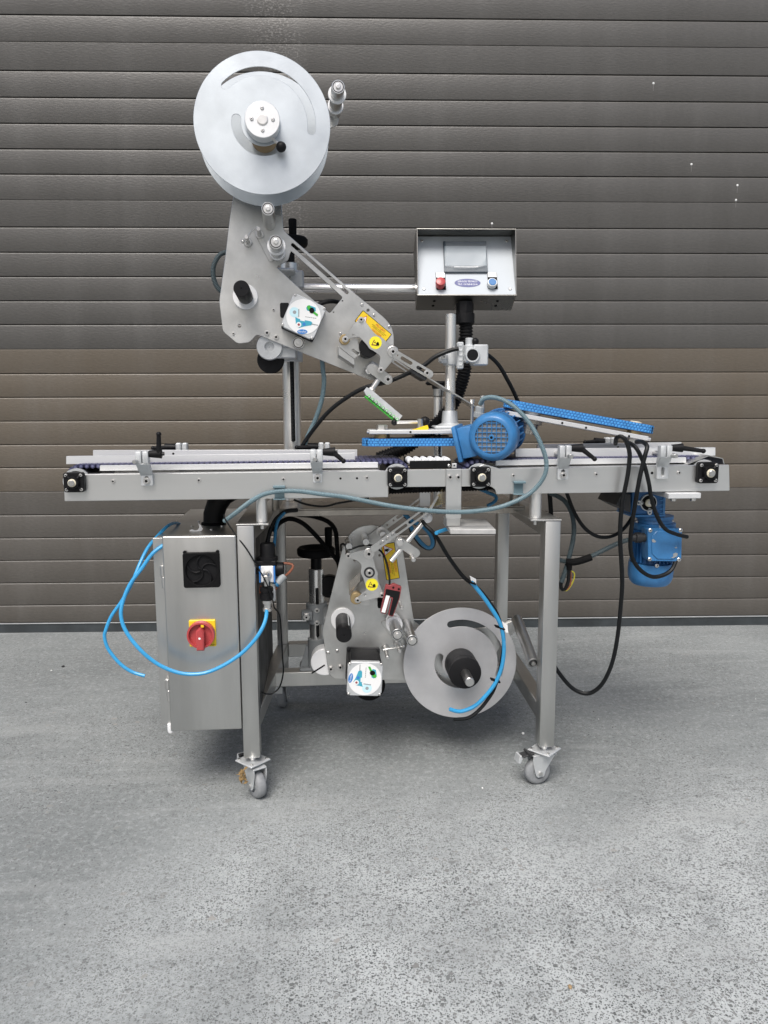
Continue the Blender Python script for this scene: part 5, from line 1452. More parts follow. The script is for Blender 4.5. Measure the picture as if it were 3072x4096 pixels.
for q in ((1170, 185), (1315, 185)):
    c = W.p(*ZN(*q), .02)
    MB().lathe((c.x, .02, a.z), (0, 0, -1), [(0, .010), (.0015, .010), (.002, .0078), (.009, .0078), (.010, .0065)], 'bolt', 6).build('mount_bolt', gm, W)
# ================================================================== lower label applicator
LF = Fr(tuple(W.p(1450, 2450, .215)), 0)
lo_ = empty('label_applicator', machine, LF, label='lower label applicator with slotted grey reel disc and sensor under the conveyor')
lp = conv(ZK, [(772, 425), (800, 360), (850, 300), (905, 262), (960, 245), (1040, 235), (1110, 246), (1180, 275), (1260, 340), (1315, 420), (1335, 500), (1435, 1150), (1490, 1190)])
lp += [(1720, 2540), (2010, 2500), (2085, 2470), (2100, 2495), (2010, 2570), (1900, 2760), (1620, 2722), (1337, 2715), (1320, 2700)]
lp += conv(ZK, [(628, 1640), (565, 1240), (755, 470)])
hl = []
for q, rr_ in (((1110, 525), 5), ((872, 572), 5), ((790, 510), 3), ((965, 1260), 4)):
    c = LF.p(*ZK(*q)); hl.append(circ(c.x, c.z, LF.r(*ZK(*q), rr_), 12))
MB().poly(rnd(LF.xz(lp), .006, 3), 0, .006, 'plate', hl, .0008).build('back_plate', lo_, LF)
# reel
ld = -.035
lc = LF.p(1840.6, 2653, ld); LR = LF.r(1840, 2652, 226, ld)
reel_disc(ld, 'disc_grey', True, lo_, LF, lc, LR, ((104, -18), (162, 288)))
MB().lathe((lc.x, ld - .0003, lc.z), (0, -1, 0), [(0, LR * .275), (.060, LR * .275), (.080, LR * .275), (.081, LR * .265), (.081, .01)], 'black', 44).lathe((lc.x, ld - .058, lc.z), (0, -1, 0), [(0, LR * .279), (.0012, LR * .279)], 'charcoal', 44).build('reel_hub', lo_, LF)
MB().cyl((lc.x, -.001, lc.z), (lc.x, -.185, lc.z), .0125, 'roller', seg=24, ch=.0015).build('reel_shaft', lo_, LF)
MB().poly(LF.xz(conv(ZL, [(1075, 392), (1150, 362), (1150, 430), (1090, 440)]), .004), .0065, .010, 'plate').build('roller_arm', lo_, LF)
# rollers, pins, dancer
c = LF.p(*ZL(1175, 365), -.002); c_t = LF.p(*ZL(1312, 730), -.165); rb3 = LF.r(*ZL(1312, 730), 23, -.165)
b = MB().lathe(c, c_t - c, [(0, rb3), ((c_t - c).length - .001, rb3), ((c_t - c).length, rb3 * .93), ((c_t - c).length, rb3 * .84), ((c_t - c).length - .001, rb3 * .8), ((c_t - c).length - .001, .001)], 'roller', 28, False)
dr = (c_t - c).normalized()
b.lathe(c_t - dr * .0005, dr, [(0, rb3 * .72), (.001, rb3 * .70), (.001, rb3 * .5)], 'charcoal', 24).lathe(c_t, dr, [(0, rb3 * .36), (.005, rb3 * .36), (.0055, rb3 * .3)], 'bolt', 16)
b.build('guide_roller', lo_, LF)
roller(LF, lo_, ZK(1280, 1278), 24, -.155, -.0005, ((.62, 1.45), (.9, 1.3)))
roller(LF, lo_, ZK(1420, 1335), 23.5, -.155, -.0005)
pin(LF, lo_, ZK(1187, 1497), 7.5, -.085, -.0005)
pin(LF, lo_, ZK(1300, 1435), 8, -.070, -.0005)
pin(LF, lo_, ZK(1322, 1030), 8, -.060, -.0005, 0)
MB().tube([LF.p(*ZK(1145, 1422), -.055), LF.p(*ZK(1190, 1412), -.055), LF.p(*ZK(1260, 1403), -.055), LF.p(*ZK(1335, 1385), -.055)], .0017, 'bolt', 6).ball(LF.p(*ZK(1337, 1383), -.055), .0045, 'bolt', 10).build('wire_link', lo_, LF)
MB().poly(rnd(LF.xz(conv(ZK, [(1122, 1160), (1140, 1142), (1165, 1140), (1350, 1330), (1342, 1362), (1310, 1385), (1255, 1345)]), -.0005), .003, 3), -.006, -.0005, 'plate', bev=.0006).build('dancer_lever', lo_, LF)
cs = LF.p(*ZK(773, 1280), -.15); rs = LF.r(*ZK(773, 1280), 31.5, -.15)
MB().lathe((cs.x, -.0005, cs.z), (0, -1, 0), [(0, rs * 1.62), (.007, rs * 1.62), (.008, rs * 1.56)], 'white', 44).build('spool_flange', lo_, LF)
sp = MB().lathe((cs.x, -.009, cs.z), (0, -1, 0), [(0, rs), (.100, rs)], 'charcoal', 36, False).lathe((cs.x, -.109, cs.z), (0, -1, 0), [(0, rs), (.041, rs), (.042, rs * .97), (.042, .003)], 'black', 36, False)
sp.box(cs.x + rs * .62, cs.x + rs * .74, -.115, -.012, cs.z + rs * .66, cs.z + rs * .80, 'cast')
sp.lathe((cs.x, -.1505, cs.z), (0, -1, 0), [(0, .0028), (.0008, .0028)], 'matt', 8)
sp.build('rewind_spool', lo_, LF)
cm, hm = stepper(LF, lo_, ZK(970, 1698), 65, -.130, -3, 0)
motor_sticker(LF, lo_, -.1305, cm, hm * .95, R(-103), -1)
c = LF.p(*ZK(1010, 1740), .03)
MB().lathe((c.x, .05, c.z), (0, -1, 0), [(0, .046), (.035, .046), (.038, .043)], 'matt', 36).build('motor_shroud', lo_, LF)
for q, rr_ in (((622, 1448), .0052), ((710, 1430), .0052), ((648, 1598), .0068), ((738, 1583), .0068)): bolt(lo_, LF.p(*ZK(*q), -.0003), rr_, LF, 'pan' if rr_ < .006 else 'cap')
warn_sign(LF, lo_, -.0006, ZK(1187, 410), ZK(1238, 752), 27.5)
# front lever plate
LY = -.095
lev = LF.xz(conv(ZK, [(795, 512), (1035, 458), (1060, 475), (1058, 515), (1045, 535), (1062, 590), (1072, 640), (1095, 690), (1092, 740), (1105, 790), (1152, 895), (1142, 915), (925, 967), (892, 968), (882, 940), (985, 850), (968, 790), (955, 745), (930, 690), (938, 620), (905, 578), (805, 545)]), LY)
h1 = LF.p(*ZK(973, 898), LY)
MB().poly(rnd(lev, .004, 3), LY, LY + .005, 'plate', [circ(h1.x, h1.z, .0035, 12)], .0006).build('nose_arm', lo_, LF)
hand_sticker(LF, lo_, LY - .0002, ZK(1037, 802), 25)
for q, rr_ in (((813, 528), .0058), ((1132, 900), .0060), ((902, 948), .0062)):
    c = LF.p(*ZK(*q), LY - .0012); bolt(lo_, c, rr_, LF)
    MB().cyl((c.x, LY + .0055, c.z), (c.x, -.0005, c.z), .0062, 'roller', seg=12).build('spacer', lo_, LF)
c = LF.p(*ZK(1008, 507), LY)
MB().lathe((c.x, LY - .0003, c.z), (0, -1, 0), [(0, .0145), (.002, .0145), (.0025, .0135)], 'bolt', 24).build('pivot_washer', lo_, LF); bolt(lo_, (c.x, LY - .003, c.z), .0078, LF)
c = LF.p(*ZK(1013, 687), LY)
MB().lathe((c.x, LY - .0003, c.z), (0, -1, 0), [(0, .0150), (.0012, .0150), (.0012, .011)], 'charcoal', 28).build('pivot_bearing', lo_, LF); bolt(lo_, (c.x, LY - .0018, c.z), .0075, LF)
c = LF.p(*ZK(890, 935), LY + .006)
MB().lathe((c.x, LY + .03, c.z), (0, -1, 0), [(0, .0165), (.0235, .0165), (.0245, .0155)], 'brass', 24).build('brass_roller', lo_, LF)
MB().poly(LF.xz(conv(ZK, [(920, 690), (820, 775), (822, 900), (925, 770)]), -.06), -.062, -.059, 'worn', bev=.0005).build('guard_plate', lo_, LF)
MB().poly(rnd(LF.xz(conv(ZK, [(845, 905), (930, 775), (985, 760), (1000, 850), (1020, 985), (1005, 1005), (940, 1000), (870, 960)]), -.03), .004, 2), -.032, -.029, 'plate', bev=.0005).build('guard_plate', lo_, LF)
MB().box(*[f(LF.p(*ZK(1090, 1010), -.03).x, LF.p(*ZK(1150, 925), -.03).x) for f in (min, max)], -.05, -.028, *[f(LF.p(*ZK(1090, 1010), -.03).z, LF.p(*ZK(1150, 925), -.03).z) for f in (min, max)], 'matt', .002).build('sensor_mount', lo_, LF)
for q, d0 in (((813, 395), -.02), ((970, 360), -.03), ((1130, 305), -.05)):
    c = LF.p(*ZK(*q), d0)
    MB().cyl((c.x, -.0005, c.z), (c.x, -.092, c.z), .0095, 'roller', seg=18, ch=.001).lathe((c.x, -.045, c.z), (0, -1, 0), [(0, .015 if d0 < -.04 else .010), (.004, .015 if d0 < -.04 else .010)], 'bolt', 20).build('spacer', lo_, LF)
# slotted links to the tip
slotted(LF, lo_, ZK(1055, 462), ZK(1545, 105), .0098, -.105, ((.44, .62), (.70, .965)), holes=(.13, .25, .36))
slotted(LF, lo_, ZK(1000, 372), (1700, 1990), .0085, -.012, ((.62, .95), (.52, .58)), holes=(.2, .34, .45))
for q in ((1143, 397), (1190, 358), (1240, 322)): bolt(lo_, LF.p(*ZK(*q), -.1053), .0048, LF, 'pan')
c = LF.p(1710, 2072, -.09)
MB().lathe((c.x, -.075, c.z), (0, -1, 0), [(0, .0135), (.016, .0135), (.017, .0125)], 'white', 24).box(c.x, c.x + .008, -.096, -.093, c.z, c.z + .008, 'paper').build('nylon_knob', lo_, LF)
a, b_ = LF.p(1563, 2246, -.11), LF.p(1697, 2083, -.09)
MB().cyl(a, b_, .0072, 'chrome', seg=18, ch=.001).build('sensor_rod', lo_, LF)
a, b_ = LF.p(*ZK(1300, 398), -.118), LF.p(*ZK(1448, 500), -.118)
MB().poly(strip((a.x, a.z), (b_.x, b_.z), .0130), -.122, -.110, 'plate', bev=.001).build('rod_clamp', lo_, LF)
bolt(lo_, (a.x, -.1225, a.z), .0105, LF, 'hex')
pin(LF, lo_, ZK(1432, 568), 9.5, -.165, -.122, 0)
# fork sensor
SY = -.115
fork = LF.xz(conv(ZK, [(1170, 803), (1205, 812), (1245, 795), (1320, 825), (1302, 930), (1238, 1108), (1192, 1096), (1228, 935), (1212, 930), (1168, 1085), (1118, 1070), (1150, 910)]), SY)
MB().poly(rnd(fork, .003, 2), SY, SY + .016, 'sensor_red', bev=.001).build('fork_sensor', lo_, LF)
inner = LF.xz(conv(ZK, [(1170, 842), (1306, 868), (1292, 935), (1232, 1098), (1200, 1090), (1238, 925), (1206, 915), (1163, 1076), (1128, 1066), (1160, 910)]), SY)
MB().poly(rnd(inner, .002, 2), SY - .0008, SY - .0003, 'black').build('sensor_face', lo_, LF)
MB().poly(LF.xz(conv(ZK, [(1172, 902), (1207, 910), (1162, 1070), (1128, 1062)]), SY - .001), SY - .0014, SY - .0009, 'paper').build('sensor_label', lo_, LF)
for q in ((1240, 830), (1292, 845)): bolt(lo_, LF.p(*ZK(*q), SY - .0002), .003, LF, 'hole', 'hole')
MB().tube([LF.p(*ZK(1202, 812), -.107), LF.p(*ZK(1205, 760), -.104), LF.p(*ZK(1190, 650), -.09), LF.p(*ZK(1165, 560), -.08), LF.p(*ZK(1125, 490), -.075), LF.p(*ZK(1040, 432), -.08), LF.p(*ZK(930, 435), -.085), LF.p(*ZK(820, 468), -.09), LF.p(*ZK(775, 420), -.08), LF.p(*ZK(745, 425), -.05), LF.p(*ZK(745, 480), -.01)], .0028, 'cable', 8).build('sensor_cable', lo_, LF)
# clamp disc at the left of the plate
c = LF.p(*ZK(590, 1520), .03)
MB().lathe((c.x, .06, c.z), (0, -1, 0), [(0, .040), (.045, .040), (.0465, .038)], 'white', 36).box(-.045, .0, .0125, .0137, -.002, .002, 'matt', M=Matrix.Translation((c.x, 0, c.z - .008)) @ Matrix.Rotation(R(-32), 4, 'Y')).build('clamp_disc', lo_, LF)

# lower column with handwheel, clamp and base
cy4 = .352
col4, c4 = column('short slotted chrome column with black handwheel carrying the lower applicator', 1267, 2400, W.r(1267, 2400, 31, cy4), cy4, BZ1 + .02, W.p(1267, 2272, cy4).z, slot_=(2350, 2548, .05))
r4_ = W.r(1267, 2400, 31, cy4)
handwheel(col4, c4, cy4, W.p(1267, 2272, cy4).z, 1264, 2206, 76, (1314, 2110, 2170), .36)
za, zb_ = W.p(1260, 2502, .32).z, W.p(1260, 2420, .32).z
b = MB().cyl((c4.x, cy4, za), (c4.x, cy4, zb_), r4_ * 1.38, 'grey', seg=32, ch=.003)
b.box(c4.x - .046, c4.x - .012, cy4 - .045, cy4 - .012, za + .018, zb_ - .016, 'grey', .006, seg=2).box(c4.x + .02, c4.x + .05, .225, cy4, za + .01, zb_ - .01, 'grey', .004)
b.build('column_clamp', col4, W)
q = W.p(*ZK(417, 1102), cy4 - .046); bolt(col4, q, .0115, W, 'hex'); bolt(col4, q + Vector((0, -.008, 0)), .006, W)
for q in ((517, 1047), (517, 1165)): bolt(col4, W.p(*ZK(*q), cy4 - r4_ * 1.39), .0058, W)
b = MB().cyl((c4.x, cy4, BZ1 + .001), (c4.x, cy4, W.p(1267, 2550, cy4).z), r4_ * 1.25, 'grey', seg=32, ch=.002)
bw = .055
b.box(c4.x - bw, c4.x + bw, cy4 - .022, cy4 + .05, BZ1 + .0005, BZ1 + .010, 'grey', .003)
for s_ in (-1, 1): b.hexa([(c4.x + s_ * .02, cy4 - .004, BZ1 + .009), (c4.x + s_ * .053, cy4 - .004, BZ1 + .009), (c4.x + s_ * .053, cy4 + .004, BZ1 + .009), (c4.x + s_ * .02, cy4 + .004, BZ1 + .009), (c4.x + s_ * .02, cy4 - .004, BZ1 + .075), (c4.x + s_ * .034, cy4 - .004, BZ1 + .075), (c4.x + s_ * .034, cy4 + .004, BZ1 + .075), (c4.x + s_ * .02, cy4 + .004, BZ1 + .075)], 'grey')
b.build('column_base', col4, W)
c = W.p(1318, 2350, .33); MB().lathe((c.x, .36, c.z), (0, -1, 0), [(0, .034), (.02, .034), (.024, .03)], 'black', 28).build('adjusting_wheel', col4, W)

# ================================================================== air regulator on the left leg
reg = part('air_regulator', 'white and blue air pressure regulator with black knob on the left leg')
AYr = .03
def ap(x, y, Y=AYr): return W.p(*ZI(x, y), Y)
kx = ap(1478, 580)
z_ = lambda y: ap(1478, y).z
MB().lathe((kx.x, AYr + .02, z_(655)), (0, 0, 1), [(0, .026), (.008, .026), (.010, .020), (z_(600) - z_(655), .019), (z_(520) - z_(655), .019), (z_(505) - z_(655), .017)], 'black', 18).build('regulator_knob', reg, W)
a, b_ = ap(1412, 838), ap(1550, 690)
MB().box(a.x + .004, b_.x - .004, AYr - .008, AYr + .045, a.z, b_.z, 'white', .002).box(a.x, a.x + .0038, AYr - .010, AYr + .045, a.z, b_.z, 'oval', .001).box(b_.x - .0038, b_.x, AYr - .010, AYr + .045, a.z, b_.z, 'oval', .001).build('regulator_body', reg, W)
MB().box(a.x - .010, b_.x + .002, AYr - .004, AYr + .05, b_.z + .0005, z_(650), 'black', .002).box(a.x - .012, a.x - .0005, AYr, AYr + .04, a.z + .02, b_.z - .012, 'black', .002).build('regulator_bonnet', reg, W)
g0 = ap(1560, 738); MB().lathe((g0.x - .002, AYr + .02, g0.z), (1, 0, -.0), [(0, .018), (.018, .018), (.020, .016), (.020, .001)], 'black', 24).build('pressure_gauge', reg, W)
n0 = ap(1478, 768, AYr - .012)
MB().lathe((n0.x, AYr - .0085, n0.z), (0, -1, 0), [(0, .012), (.005, .012), (.006, .009)], 'bolt', 6).cyl((n0.x, AYr - .012, n0.z), (n0.x - .002, AYr - .024, n0.z - .006), .008, 'bolt', seg=12).cyl((n0.x - .002, AYr - .022, n0.z - .002), (n0.x - .001, AYr - .022, z_(850)), .0068, 'bolt', seg=12).build('toggle_fitting', reg, W)
v0 = ap(1472, 860, AYr - .015)
vz = lambda y: ap(1472, y, AYr - .015).z
MB().lathe((v0.x, AYr - .015, vz(835)), (0, 0, -1), [(0, .010), (vz(835) - vz(880), .010), (vz(835) - vz(882), .0165), (vz(835) - vz(915), .017), (vz(835) - vz(917), .015), (vz(835) - vz(935), .015), (vz(835) - vz(937), .0175), (vz(835) - vz(980), .017), (vz(835) - vz(995), .013)], 'black', 20).build('slide_valve', reg, W)
MB().lathe((v0.x + .001, AYr - .015, vz(996)), (0, 0, -1), [(0, .013), (.008, .013), (.009, .0095), (.020, .0095), (.021, .012), (.028, .012)], 'bolt', 8).build('hose_fitting', reg, W)
MB().lathe((v0.x + .001, AYr - .015, vz(1052)), (0, 0, -1), [(0, .0085), (.004, .0085), (.005, .0075), (.008, .0075)], 'sensor_red', 16).build('release_collar', reg, W)
b = MB().box(ap(1510, 900).x, ap(1550, 900).x, AYr, AYr + .02, ap(1510, 1010).z, ap(1510, 850).z, 'cast', .003).box(ap(1490, 880).x, ap(1525, 880).x, AYr - .002, AYr + .02, ap(1490, 905).z, ap(1490, 845).z, 'cream', .002)
b.build('manifold', reg, W)
MB().tube([W.p(*ZK(125, 605), .06), W.p(*ZK(220, 600), .06), W.p(*ZK(285, 615), .06), W.p(*ZK(282, 650), .055), W.p(*ZK(240, 700), .05), W.p(*ZK(190, 735), .045)], .0032, 'copper', 8).tube([W.p(*ZK(180, 760), .04), W.p(*ZK(150, 810), .04), W.p(*ZK(120, 850), .04)], .0032, 'copper', 8).tube([W.p(*ZI(1425, 870), .03), W.p(*ZI(1418, 920), .03), W.p(*ZI(1430, 965), .03)], .003, 'copper', 8).build('copper_hose', reg, W)
a, b_ = W.p(*ZK(210, 715), .042), W.p(*ZK(140, 790), .035)
MB().cyl(a, b_, .0095, 'grey', seg=14, ch=.001).cyl(b_ + (b_ - a) * .0, b_ + (b_ - a) * .25, .0085, 'hose_dark', seg=12).build('inline_fitting', reg, W)

# ================================================================== hoses and cables (hang from the machine)
def cab_(name, cat, label, pts, r_px, m, fr=W, pitch=0, seg=8, extra=None, depth=.16):
    P = fr.path(pts)
    q = pts[len(pts) // 2]
    b = MB().tube(P, fr.r(q[0], q[1], r_px, q[2]), m, seg, pitch=pitch, depth=depth)
    if extra: extra(b)
    return b.build(name, None, None, label, category=cat)
def seq(z, pts, Ys):
    out = []
    for i, q in enumerate(pts):
        t = i / (len(pts) - 1) * (len(Ys) - 1); k = min(int(t), len(Ys) - 2)
        out.append((*z(*q), Ys[k] + (Ys[k + 1] - Ys[k]) * (t - k)))
    return out
PX = lambda x, y: (x, y)
# grey conduit: motor gland - big arc - along the beam - cabinet
gc = seq(ZE, [(1082, 655), (1110, 612), (1190, 600), (1290, 632), (1390, 702), (1500, 830), (1580, 980), (1628, 1130), (1608, 1260), (1500, 1390), (1330, 1480), (1150, 1530), (900, 1552)], (.05, .0, -.045, -.035, -.03))
gc += seq(PX, [(1688, 2040), (1543, 2020), (1386, 1989), (1290, 1977), (1193, 1965), (1115, 1966), (1054, 1978), (1000, 2008), (955, 2042), (897, 2085)], (-.03, -.012, -.012, -.012, .0, .05))
cab_('conduit', 'conduit', 'long grey-blue corrugated conduit arching from the upper blue motor along the beam to the cabinet', gc, 9.6, 'conduit', pitch=.0036, seg=10)
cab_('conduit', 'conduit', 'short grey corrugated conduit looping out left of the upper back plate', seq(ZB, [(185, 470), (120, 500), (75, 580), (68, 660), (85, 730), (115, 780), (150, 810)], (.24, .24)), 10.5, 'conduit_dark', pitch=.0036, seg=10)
cab_('conduit', 'conduit', 'grey corrugated conduit hanging beside the tall slotted column', seq(ZC, [(445, 780), (455, 900), (465, 1000), (455, 1120), (425, 1250), (375, 1390), (310, 1530), (265, 1660), (220, 1760)], (.24, .26, .28)), 10, 'conduit', pitch=.0036, seg=10)
cab_('cable', 'cable', 'black cable sweeping from the cross clamp down past the tall column', seq(PX, [(1835, 1394), (1800, 1402), (1740, 1428), (1686, 1467), (1564, 1522), (1459, 1551), (1380, 1595), (1311, 1650), (1245, 1730), (1205, 1792), (1190, 1850)], (.14, .16, .22, .26)), 8.5, 'cable')
cab_('cable', 'cable', 'black cable dropping from the cross clamp behind the upper blue motor', seq(PX, [(1930, 1408), (1965, 1430), (1998, 1465), (2030, 1520), (2058, 1575), (2085, 1640), (2110, 1720)], (.16, .2, .24)), 8, 'cable')
cab_('cable', 'cable', 'thin black cable loop behind the slotted opening of the upper plate', seq(ZB, [(900, 940), (950, 905), (1010, 885), (1070, 882), (1130, 895)], (.235, .26)), 9, 'cable')
# right hand side
cab_('cable', 'cable', 'long black cable hanging in a deep loop behind the right leg', [(2462, 1775, .02), (2466, 1752, 0), (2485, 1746, -.01), (2505, 1765, -.015), (2518, 1810, -.02), (2517, 1850, -.02), (2510, 1905, -.02), (2494, 1985, -.015)] +
     seq(ZN, [(800, 200), (787, 350), (786, 500), (795, 650), (800, 800), (790, 950), (770, 1150), (740, 1320), (700, 1440), (640, 1540), (560, 1592), (480, 1580), (410, 1530), (330, 1430), (270, 1330)], (-.015, .0, .05, .10, .12)), 8.5, 'cable')
cab_('cable', 'cable', 'black cable crossing the lower blue motor and ending beside its terminal box', [(2505, 1772, .03), (2525, 1775, 0), (2550, 1800, -.02), (2577, 1860, -.02), (2596, 1935, -.02), (2604, 1985, -.01)] + seq(ZN, [(1050, 290), (1110, 390), (1190, 430), (1275, 452)], (0, .03, .05)), 8, 'cable')
cab_('cable', 'cable', 'black cable looping round the bottom of the lower blue motor', [(2545, 1768, .04), (2570, 1768, .01), (2588, 1785, -.015), (2582, 1815, -.022), (2568, 1870, -.022), (2555, 1930, -.02), (2545, 1990, -.01)] + seq(ZN, [(890, 240), (866, 400), (860, 520), (880, 620), (940, 700), (1020, 742), (1100, 730), (1160, 690), (1192, 625)], (.0, .04, .06, .075)), 8.5, 'cable')
cab_('cable', 'cable', 'black cable sagging under the right conveyor to the gear motor', seq(ZN, [(395, 130), (450, 270), (520, 380), (600, 440), (680, 455), (760, 430), (830, 370), (895, 270)], (.12, .12, .16)), 7, 'cable')
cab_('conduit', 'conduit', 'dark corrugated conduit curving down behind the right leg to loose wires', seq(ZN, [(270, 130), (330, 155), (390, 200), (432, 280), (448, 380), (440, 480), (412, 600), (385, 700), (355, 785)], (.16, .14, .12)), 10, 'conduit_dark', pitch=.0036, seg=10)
cab_('cable', 'cable', 'straight dark cable dropping behind the right standoff', seq(ZN, [(270, 130), (276, 200), (282, 300)], (.2, .2)), 9, 'cable')
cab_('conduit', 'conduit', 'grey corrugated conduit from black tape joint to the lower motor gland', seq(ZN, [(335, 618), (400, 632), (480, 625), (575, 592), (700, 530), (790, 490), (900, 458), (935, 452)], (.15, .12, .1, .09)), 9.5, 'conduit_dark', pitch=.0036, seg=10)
MB().tube(W.path(seq(ZN, [(392, 632), (440, 636), (500, 624), (575, 598)], (.12, .11))), W.r(*ZN(480, 625), 14, .11), 'matt', 10).tube(W.path(seq(ZN, [(400, 640), (415, 660), (412, 690)], (.12, .12))), .008, 'matt', 8).build('tape_joint', category='tape joint', label='black tape wrapped joint where two grey conduits meet behind the right leg')
w_ = MB()
for m_, pts in (('cable', [(355, 780), (352, 810), (362, 835), (385, 830), (405, 780), (412, 720), (412, 690)]), ('wire_yellow', [(362, 838), (395, 842), (430, 800), (450, 750), (450, 715), (430, 700)]), ('paper', [(365, 838), (390, 828), (412, 775), (420, 700)]), ('copper', [(370, 842), (400, 835), (425, 790), (425, 700)])):
    w_.tube(W.path(seq(ZN, pts, (.12, .12))), .0022 if m_ != 'cable' else .005, m_, 6)
w_.build('loose_wires', category='wires', label='bundle of loose yellow, white and brown wire ends behind the right leg')
# blue air hoses
cab_('air_hose', 'air hose', 'bright blue air hose looping from the regulator across the cabinet front', seq(ZI, [(1475, 1068), (1474, 1110), (1462, 1180), (1425, 1265), (1360, 1360), (1250, 1470), (1100, 1570), (950, 1635), (820, 1652), (700, 1640), (580, 1598), (470, 1535), (360, 1440), (260, 1320), (202, 1210), (185, 1100), (212, 980), (270, 850), (370, 715), (460, 590), (545, 522), (620, 480)], (.015, -.03, -.045, -.05, -.05, -.03, .0, .024)), 8.0, 'hose', seg=10)
cab_('air_hose', 'air hose', 'blue air hose with cut free end dangling left of the cabinet', seq(ZI, [(720, 330), (690, 318), (650, 315), (590, 348), (500, 440), (420, 540), (350, 680), (280, 850), (190, 1010), (100, 1140), (48, 1270)], (.3, .1, .0, -.02)) + seq(ZJ, [(38, 310), (60, 390), (110, 465), (180, 540), (270, 598), (372, 630)], (-.02, -.03)), 7.2, 'hose', seg=10)
cab_('air_hose', 'air hose', 'blue air hose lying across the lower reel disc', seq(ZL, [(800, 60), (830, 95), (890, 170), (950, 255), (1030, 385), (1062, 500), (1070, 620), (1052, 760), (1000, 892), (920, 1000), (830, 1085), (730, 1128), (670, 1128), (620, 1112)], (.05, .06, .08, .10, .09)), 8.0, 'hose', seg=10)
cab_('cable', 'cable', 'black cable beside the blue hose, hanging over the lower reel', [(1690, 2085, .1), (1705, 2105, .08)] + seq(ZL, [(500, -330), (610, -150), (720, 0), (790, 62), (870, 128), (950, 228), (1010, 320), (1055, 450), (1068, 560), (1045, 740), (995, 930), (930, 1040), (855, 1128), (770, 1185), (655, 1198)], (.07, .065, .085, .105, .09)), 7.5, 'cable')
for i, (a, b_, c_, lab) in enumerate((((1040, 375), (1105, 480), (1062, 430), 'white paper flag tied to the blue hose beside the lower reel'), ((785, 5), (840, 95), (795, 62), 'white paper flag tied to the black cable above the lower reel'))):
    p0, p1, p2 = W.p(*ZL(*a), .085 if i == 0 else .058), W.p(*ZL(*b_), .085 if i == 0 else .058), W.p(*ZL(*c_), .07 if i == 0 else .05)
    dv = (p1 - p0); nv = Vector((-dv.z, 0, dv.x)).normalized() * .009
    cn = p0.lerp(p1, .5) + nv * .9
    MB().poly([(p0.x, p0.z), (cn.x + nv.x * .2, cn.z + nv.z * .2), (p1.x, p1.z), (p1.x - nv.x * .6 - dv.x * .12, p1.z - nv.z * .6 - dv.z * .12), (p0.lerp(p1, .5).x - nv.x * .5, p0.lerp(p1, .5).z - nv.z * .5)], p0.y, p0.y + .0006, 'paper').build('paper_flag', category='paper flag', label=lab)
for q, Y, lab in (((1037, 438), .065, 'black cable tie near the white paper flag by the reel'), ((1000, 878), .09, 'black cable tie low on the reel disc'), ((795, 62), .045, 'black cable tie above the reel on the black cable')):
    c = W.p(*ZL(*q), Y)
    MB().box(c.x - .014, c.x + .014, c.y - .004, c.y + .012, c.z - .0022, c.z + .0022, 'matt', .001, M=Matrix.Translation(c) @ Matrix.Rotation(R(20), 4, 'Y') @ Matrix.Translation(-c)).build('cable_tie', category='cable tie', label=lab)
cab_('air_hose', 'air hose', 'dark blue hose loop right of the lower nose links', seq(ZK, [(1330, 120), (1420, 200), (1500, 240), (1570, 300), (1610, 380), (1605, 440), (1560, 450), (1490, 390), (1430, 300), (1390, 220)], (.2, .2)), 8, 'hose_dark')
cab_('cable', 'cable', 'black cable loop round the dark blue hose by the nose links', seq(ZK, [(1340, 150), (1450, 230), (1560, 270), (1625, 360), (1620, 440), (1570, 465), (1490, 420), (1410, 300), (1380, 200)], (.23, .23)), 6, 'cable')
cab_('air_hose', 'air hose', 'short blue hose stub pointing out behind the discharge plate', seq(PX, [(1745, 2132), (1768, 2123), (1800, 2112)], (.05, .1)), 8, 'hose')
# black hoses left of the lower applicator
cab_('conduit', 'conduit', 'black corrugated conduit arching over the lower handwheel', seq(ZK, [(110, 300), (160, 220), (260, 178), (380, 220), (500, 330), (620, 470), (710, 575), (730, 640)], (.20, .25, .28)), 10, 'matt', pitch=.004)
cab_('conduit', 'conduit', 'black corrugated conduit dropping beside the lower handwheel grip', seq(ZK, [(330, 138), (480, 155), (620, 205), (690, 290), (706, 430), (718, 600)], (.25, .27)), 10, 'matt', pitch=.004)
cab_('air_hose', 'air hose', 'dark blue hose running down beside the air regulator', seq(ZK, [(210, 120), (150, 190), (125, 280), (118, 360), (108, 440)], (.15, .10)), 6.5, 'hose_dark')
cab_('cable', 'cable', 'black cable bundle under the left end of the steel tray', seq(ZK, [(330, 95), (220, 110), (130, 180), (85, 260), (60, 340), (40, 430)], (.17, .10)), 9, 'cable')
cab_('cable', 'cable', 'thin black wire slanting across the cabinet edge to the regulator', seq(ZI, [(1098, 240), (1110, 285), (1210, 430), (1300, 550), (1380, 680), (1450, 800), (1500, 910), (1530, 1010), (1540, 1060)], (.03, -.004, -.01, .0)), 3.2, 'cable', seg=6)
cab_('cable', 'cable', 'thin black wire hanging below the regulator in front of the rear caster', [(*ZI(1540, 1060), .05)] + seq(ZJ, [(1490, 130), (1505, 300), (1515, 480), (1520, 600), (1490, 720), (1430, 775), (1380, 778), (1340, 765)], (.1, .12, .1)), 3.2, 'cable', seg=6)
cab_('cable', 'cable', 'thin black cable sagging below the conveyor over the steel tray', seq(ZH, [(290, 495), (350, 520), (430, 537), (510, 538), (580, 520), (700, 500), (790, 485)], (.10, .10)), 4.5, 'cable', seg=6)
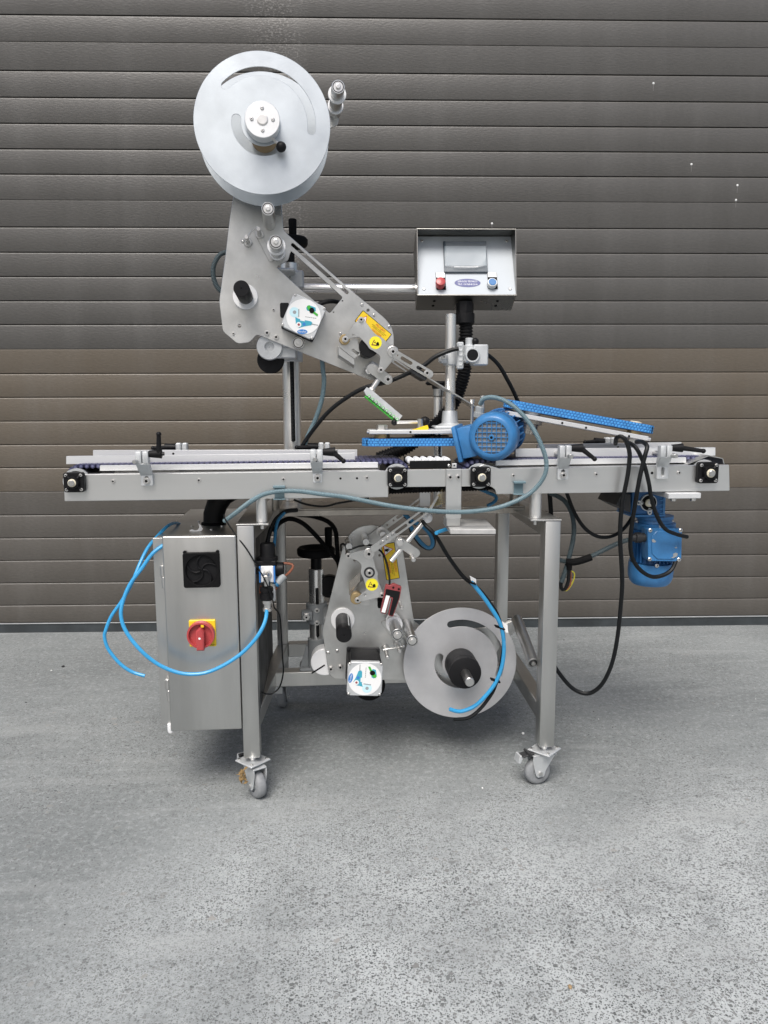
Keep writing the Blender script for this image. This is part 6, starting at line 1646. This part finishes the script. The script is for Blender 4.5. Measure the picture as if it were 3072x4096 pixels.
cab_('cable', 'cable', 'black and blue cable dropping off the tray behind the outfeed beam', seq(ZM, [(610, 295), (690, 330), (770, 365), (790, 400), (760, 440), (690, 480)], (.20, .18)), 7, 'hose_dark')
# conduit clips on the beam
for i, (px, py, lab) in enumerate(((1118, 1970, 'grey conduit clip on the left conveyor beam'), (2073, 1951, 'empty grey conduit clip on the right conveyor beam'))):
    c = W.p(px, py, BY)
    b = MB().box(c.x - .012, c.x + .012, BY - .003, BY - .0006, c.z - .016, c.z + .016, 'conduit', .001)
    for s_ in (-1, 1): b.box(c.x - .015, c.x + .015, BY - .018, BY - .0025, c.z + s_ * .0145 - .0022, c.z + s_ * .016 + .0022, 'conduit', .001)
    b.build('conduit_clip', machine, W, lab)

# ================================================================== small debris on the ground
dbx = MB()
def pebble(b, px, py, r_px, m, fl=.6):
    g_ = W.pz(px, py, 0); r_ = max(.0015, W.r(px, py, r_px, g_.y))
    bm = bmesh.new(); bmesh.ops.create_icosphere(bm, subdivisions=1, radius=1)
    s = [random.uniform(.7, 1.3) for _ in range(3)]
    for q in bm.verts: q.co = Vector((q.co.x * s[0] * r_, q.co.y * s[1] * r_, (q.co.z * fl * s[2] + .45 * fl) * r_)) * random.uniform(.88, 1.12)
    b.bm(bm, m, Matrix.Translation(g_))
for i in range(110):
    px, py = random.uniform(-300, 3400), 2560 + 1500 * random.random() ** 1.5
    pebble(dbx, px, py, random.choice((2, 2, 2.5, 3, 3.5)), random.choice(('stone', 'stone', 'stone', 'charcoal', 'charcoal', 'pale_stone')))
dbx.build('grit', kind='stuff', label='loose grit scattered over the concrete')
for px, py, r_, m_, lab in ((2092, 2935, 8, 'paper', 'small white paper bit on the ground under the machine right of the reel'), (1640, 2793, 6, 'stone', 'small grey pebble on the ground below the lower reel'), (1930, 3153, 5, 'paper', 'tiny white chip on the concrete in front of the machine'), (865, 3097, 7, 'stone', 'grey pebble left of the left front caster'), (2280, 3950, 11, 'card', 'small tan stone set in the foreground concrete'), (252, 2668, 9, 'charcoal', 'dark scrap on the ground near the left edge')):
    b = MB(); pebble(b, px, py, r_, m_)
    b.build('pebble' if m_ in ('stone', 'card') else 'scrap', category='pebble' if m_ in ('stone', 'card') else 'scrap', label=lab)
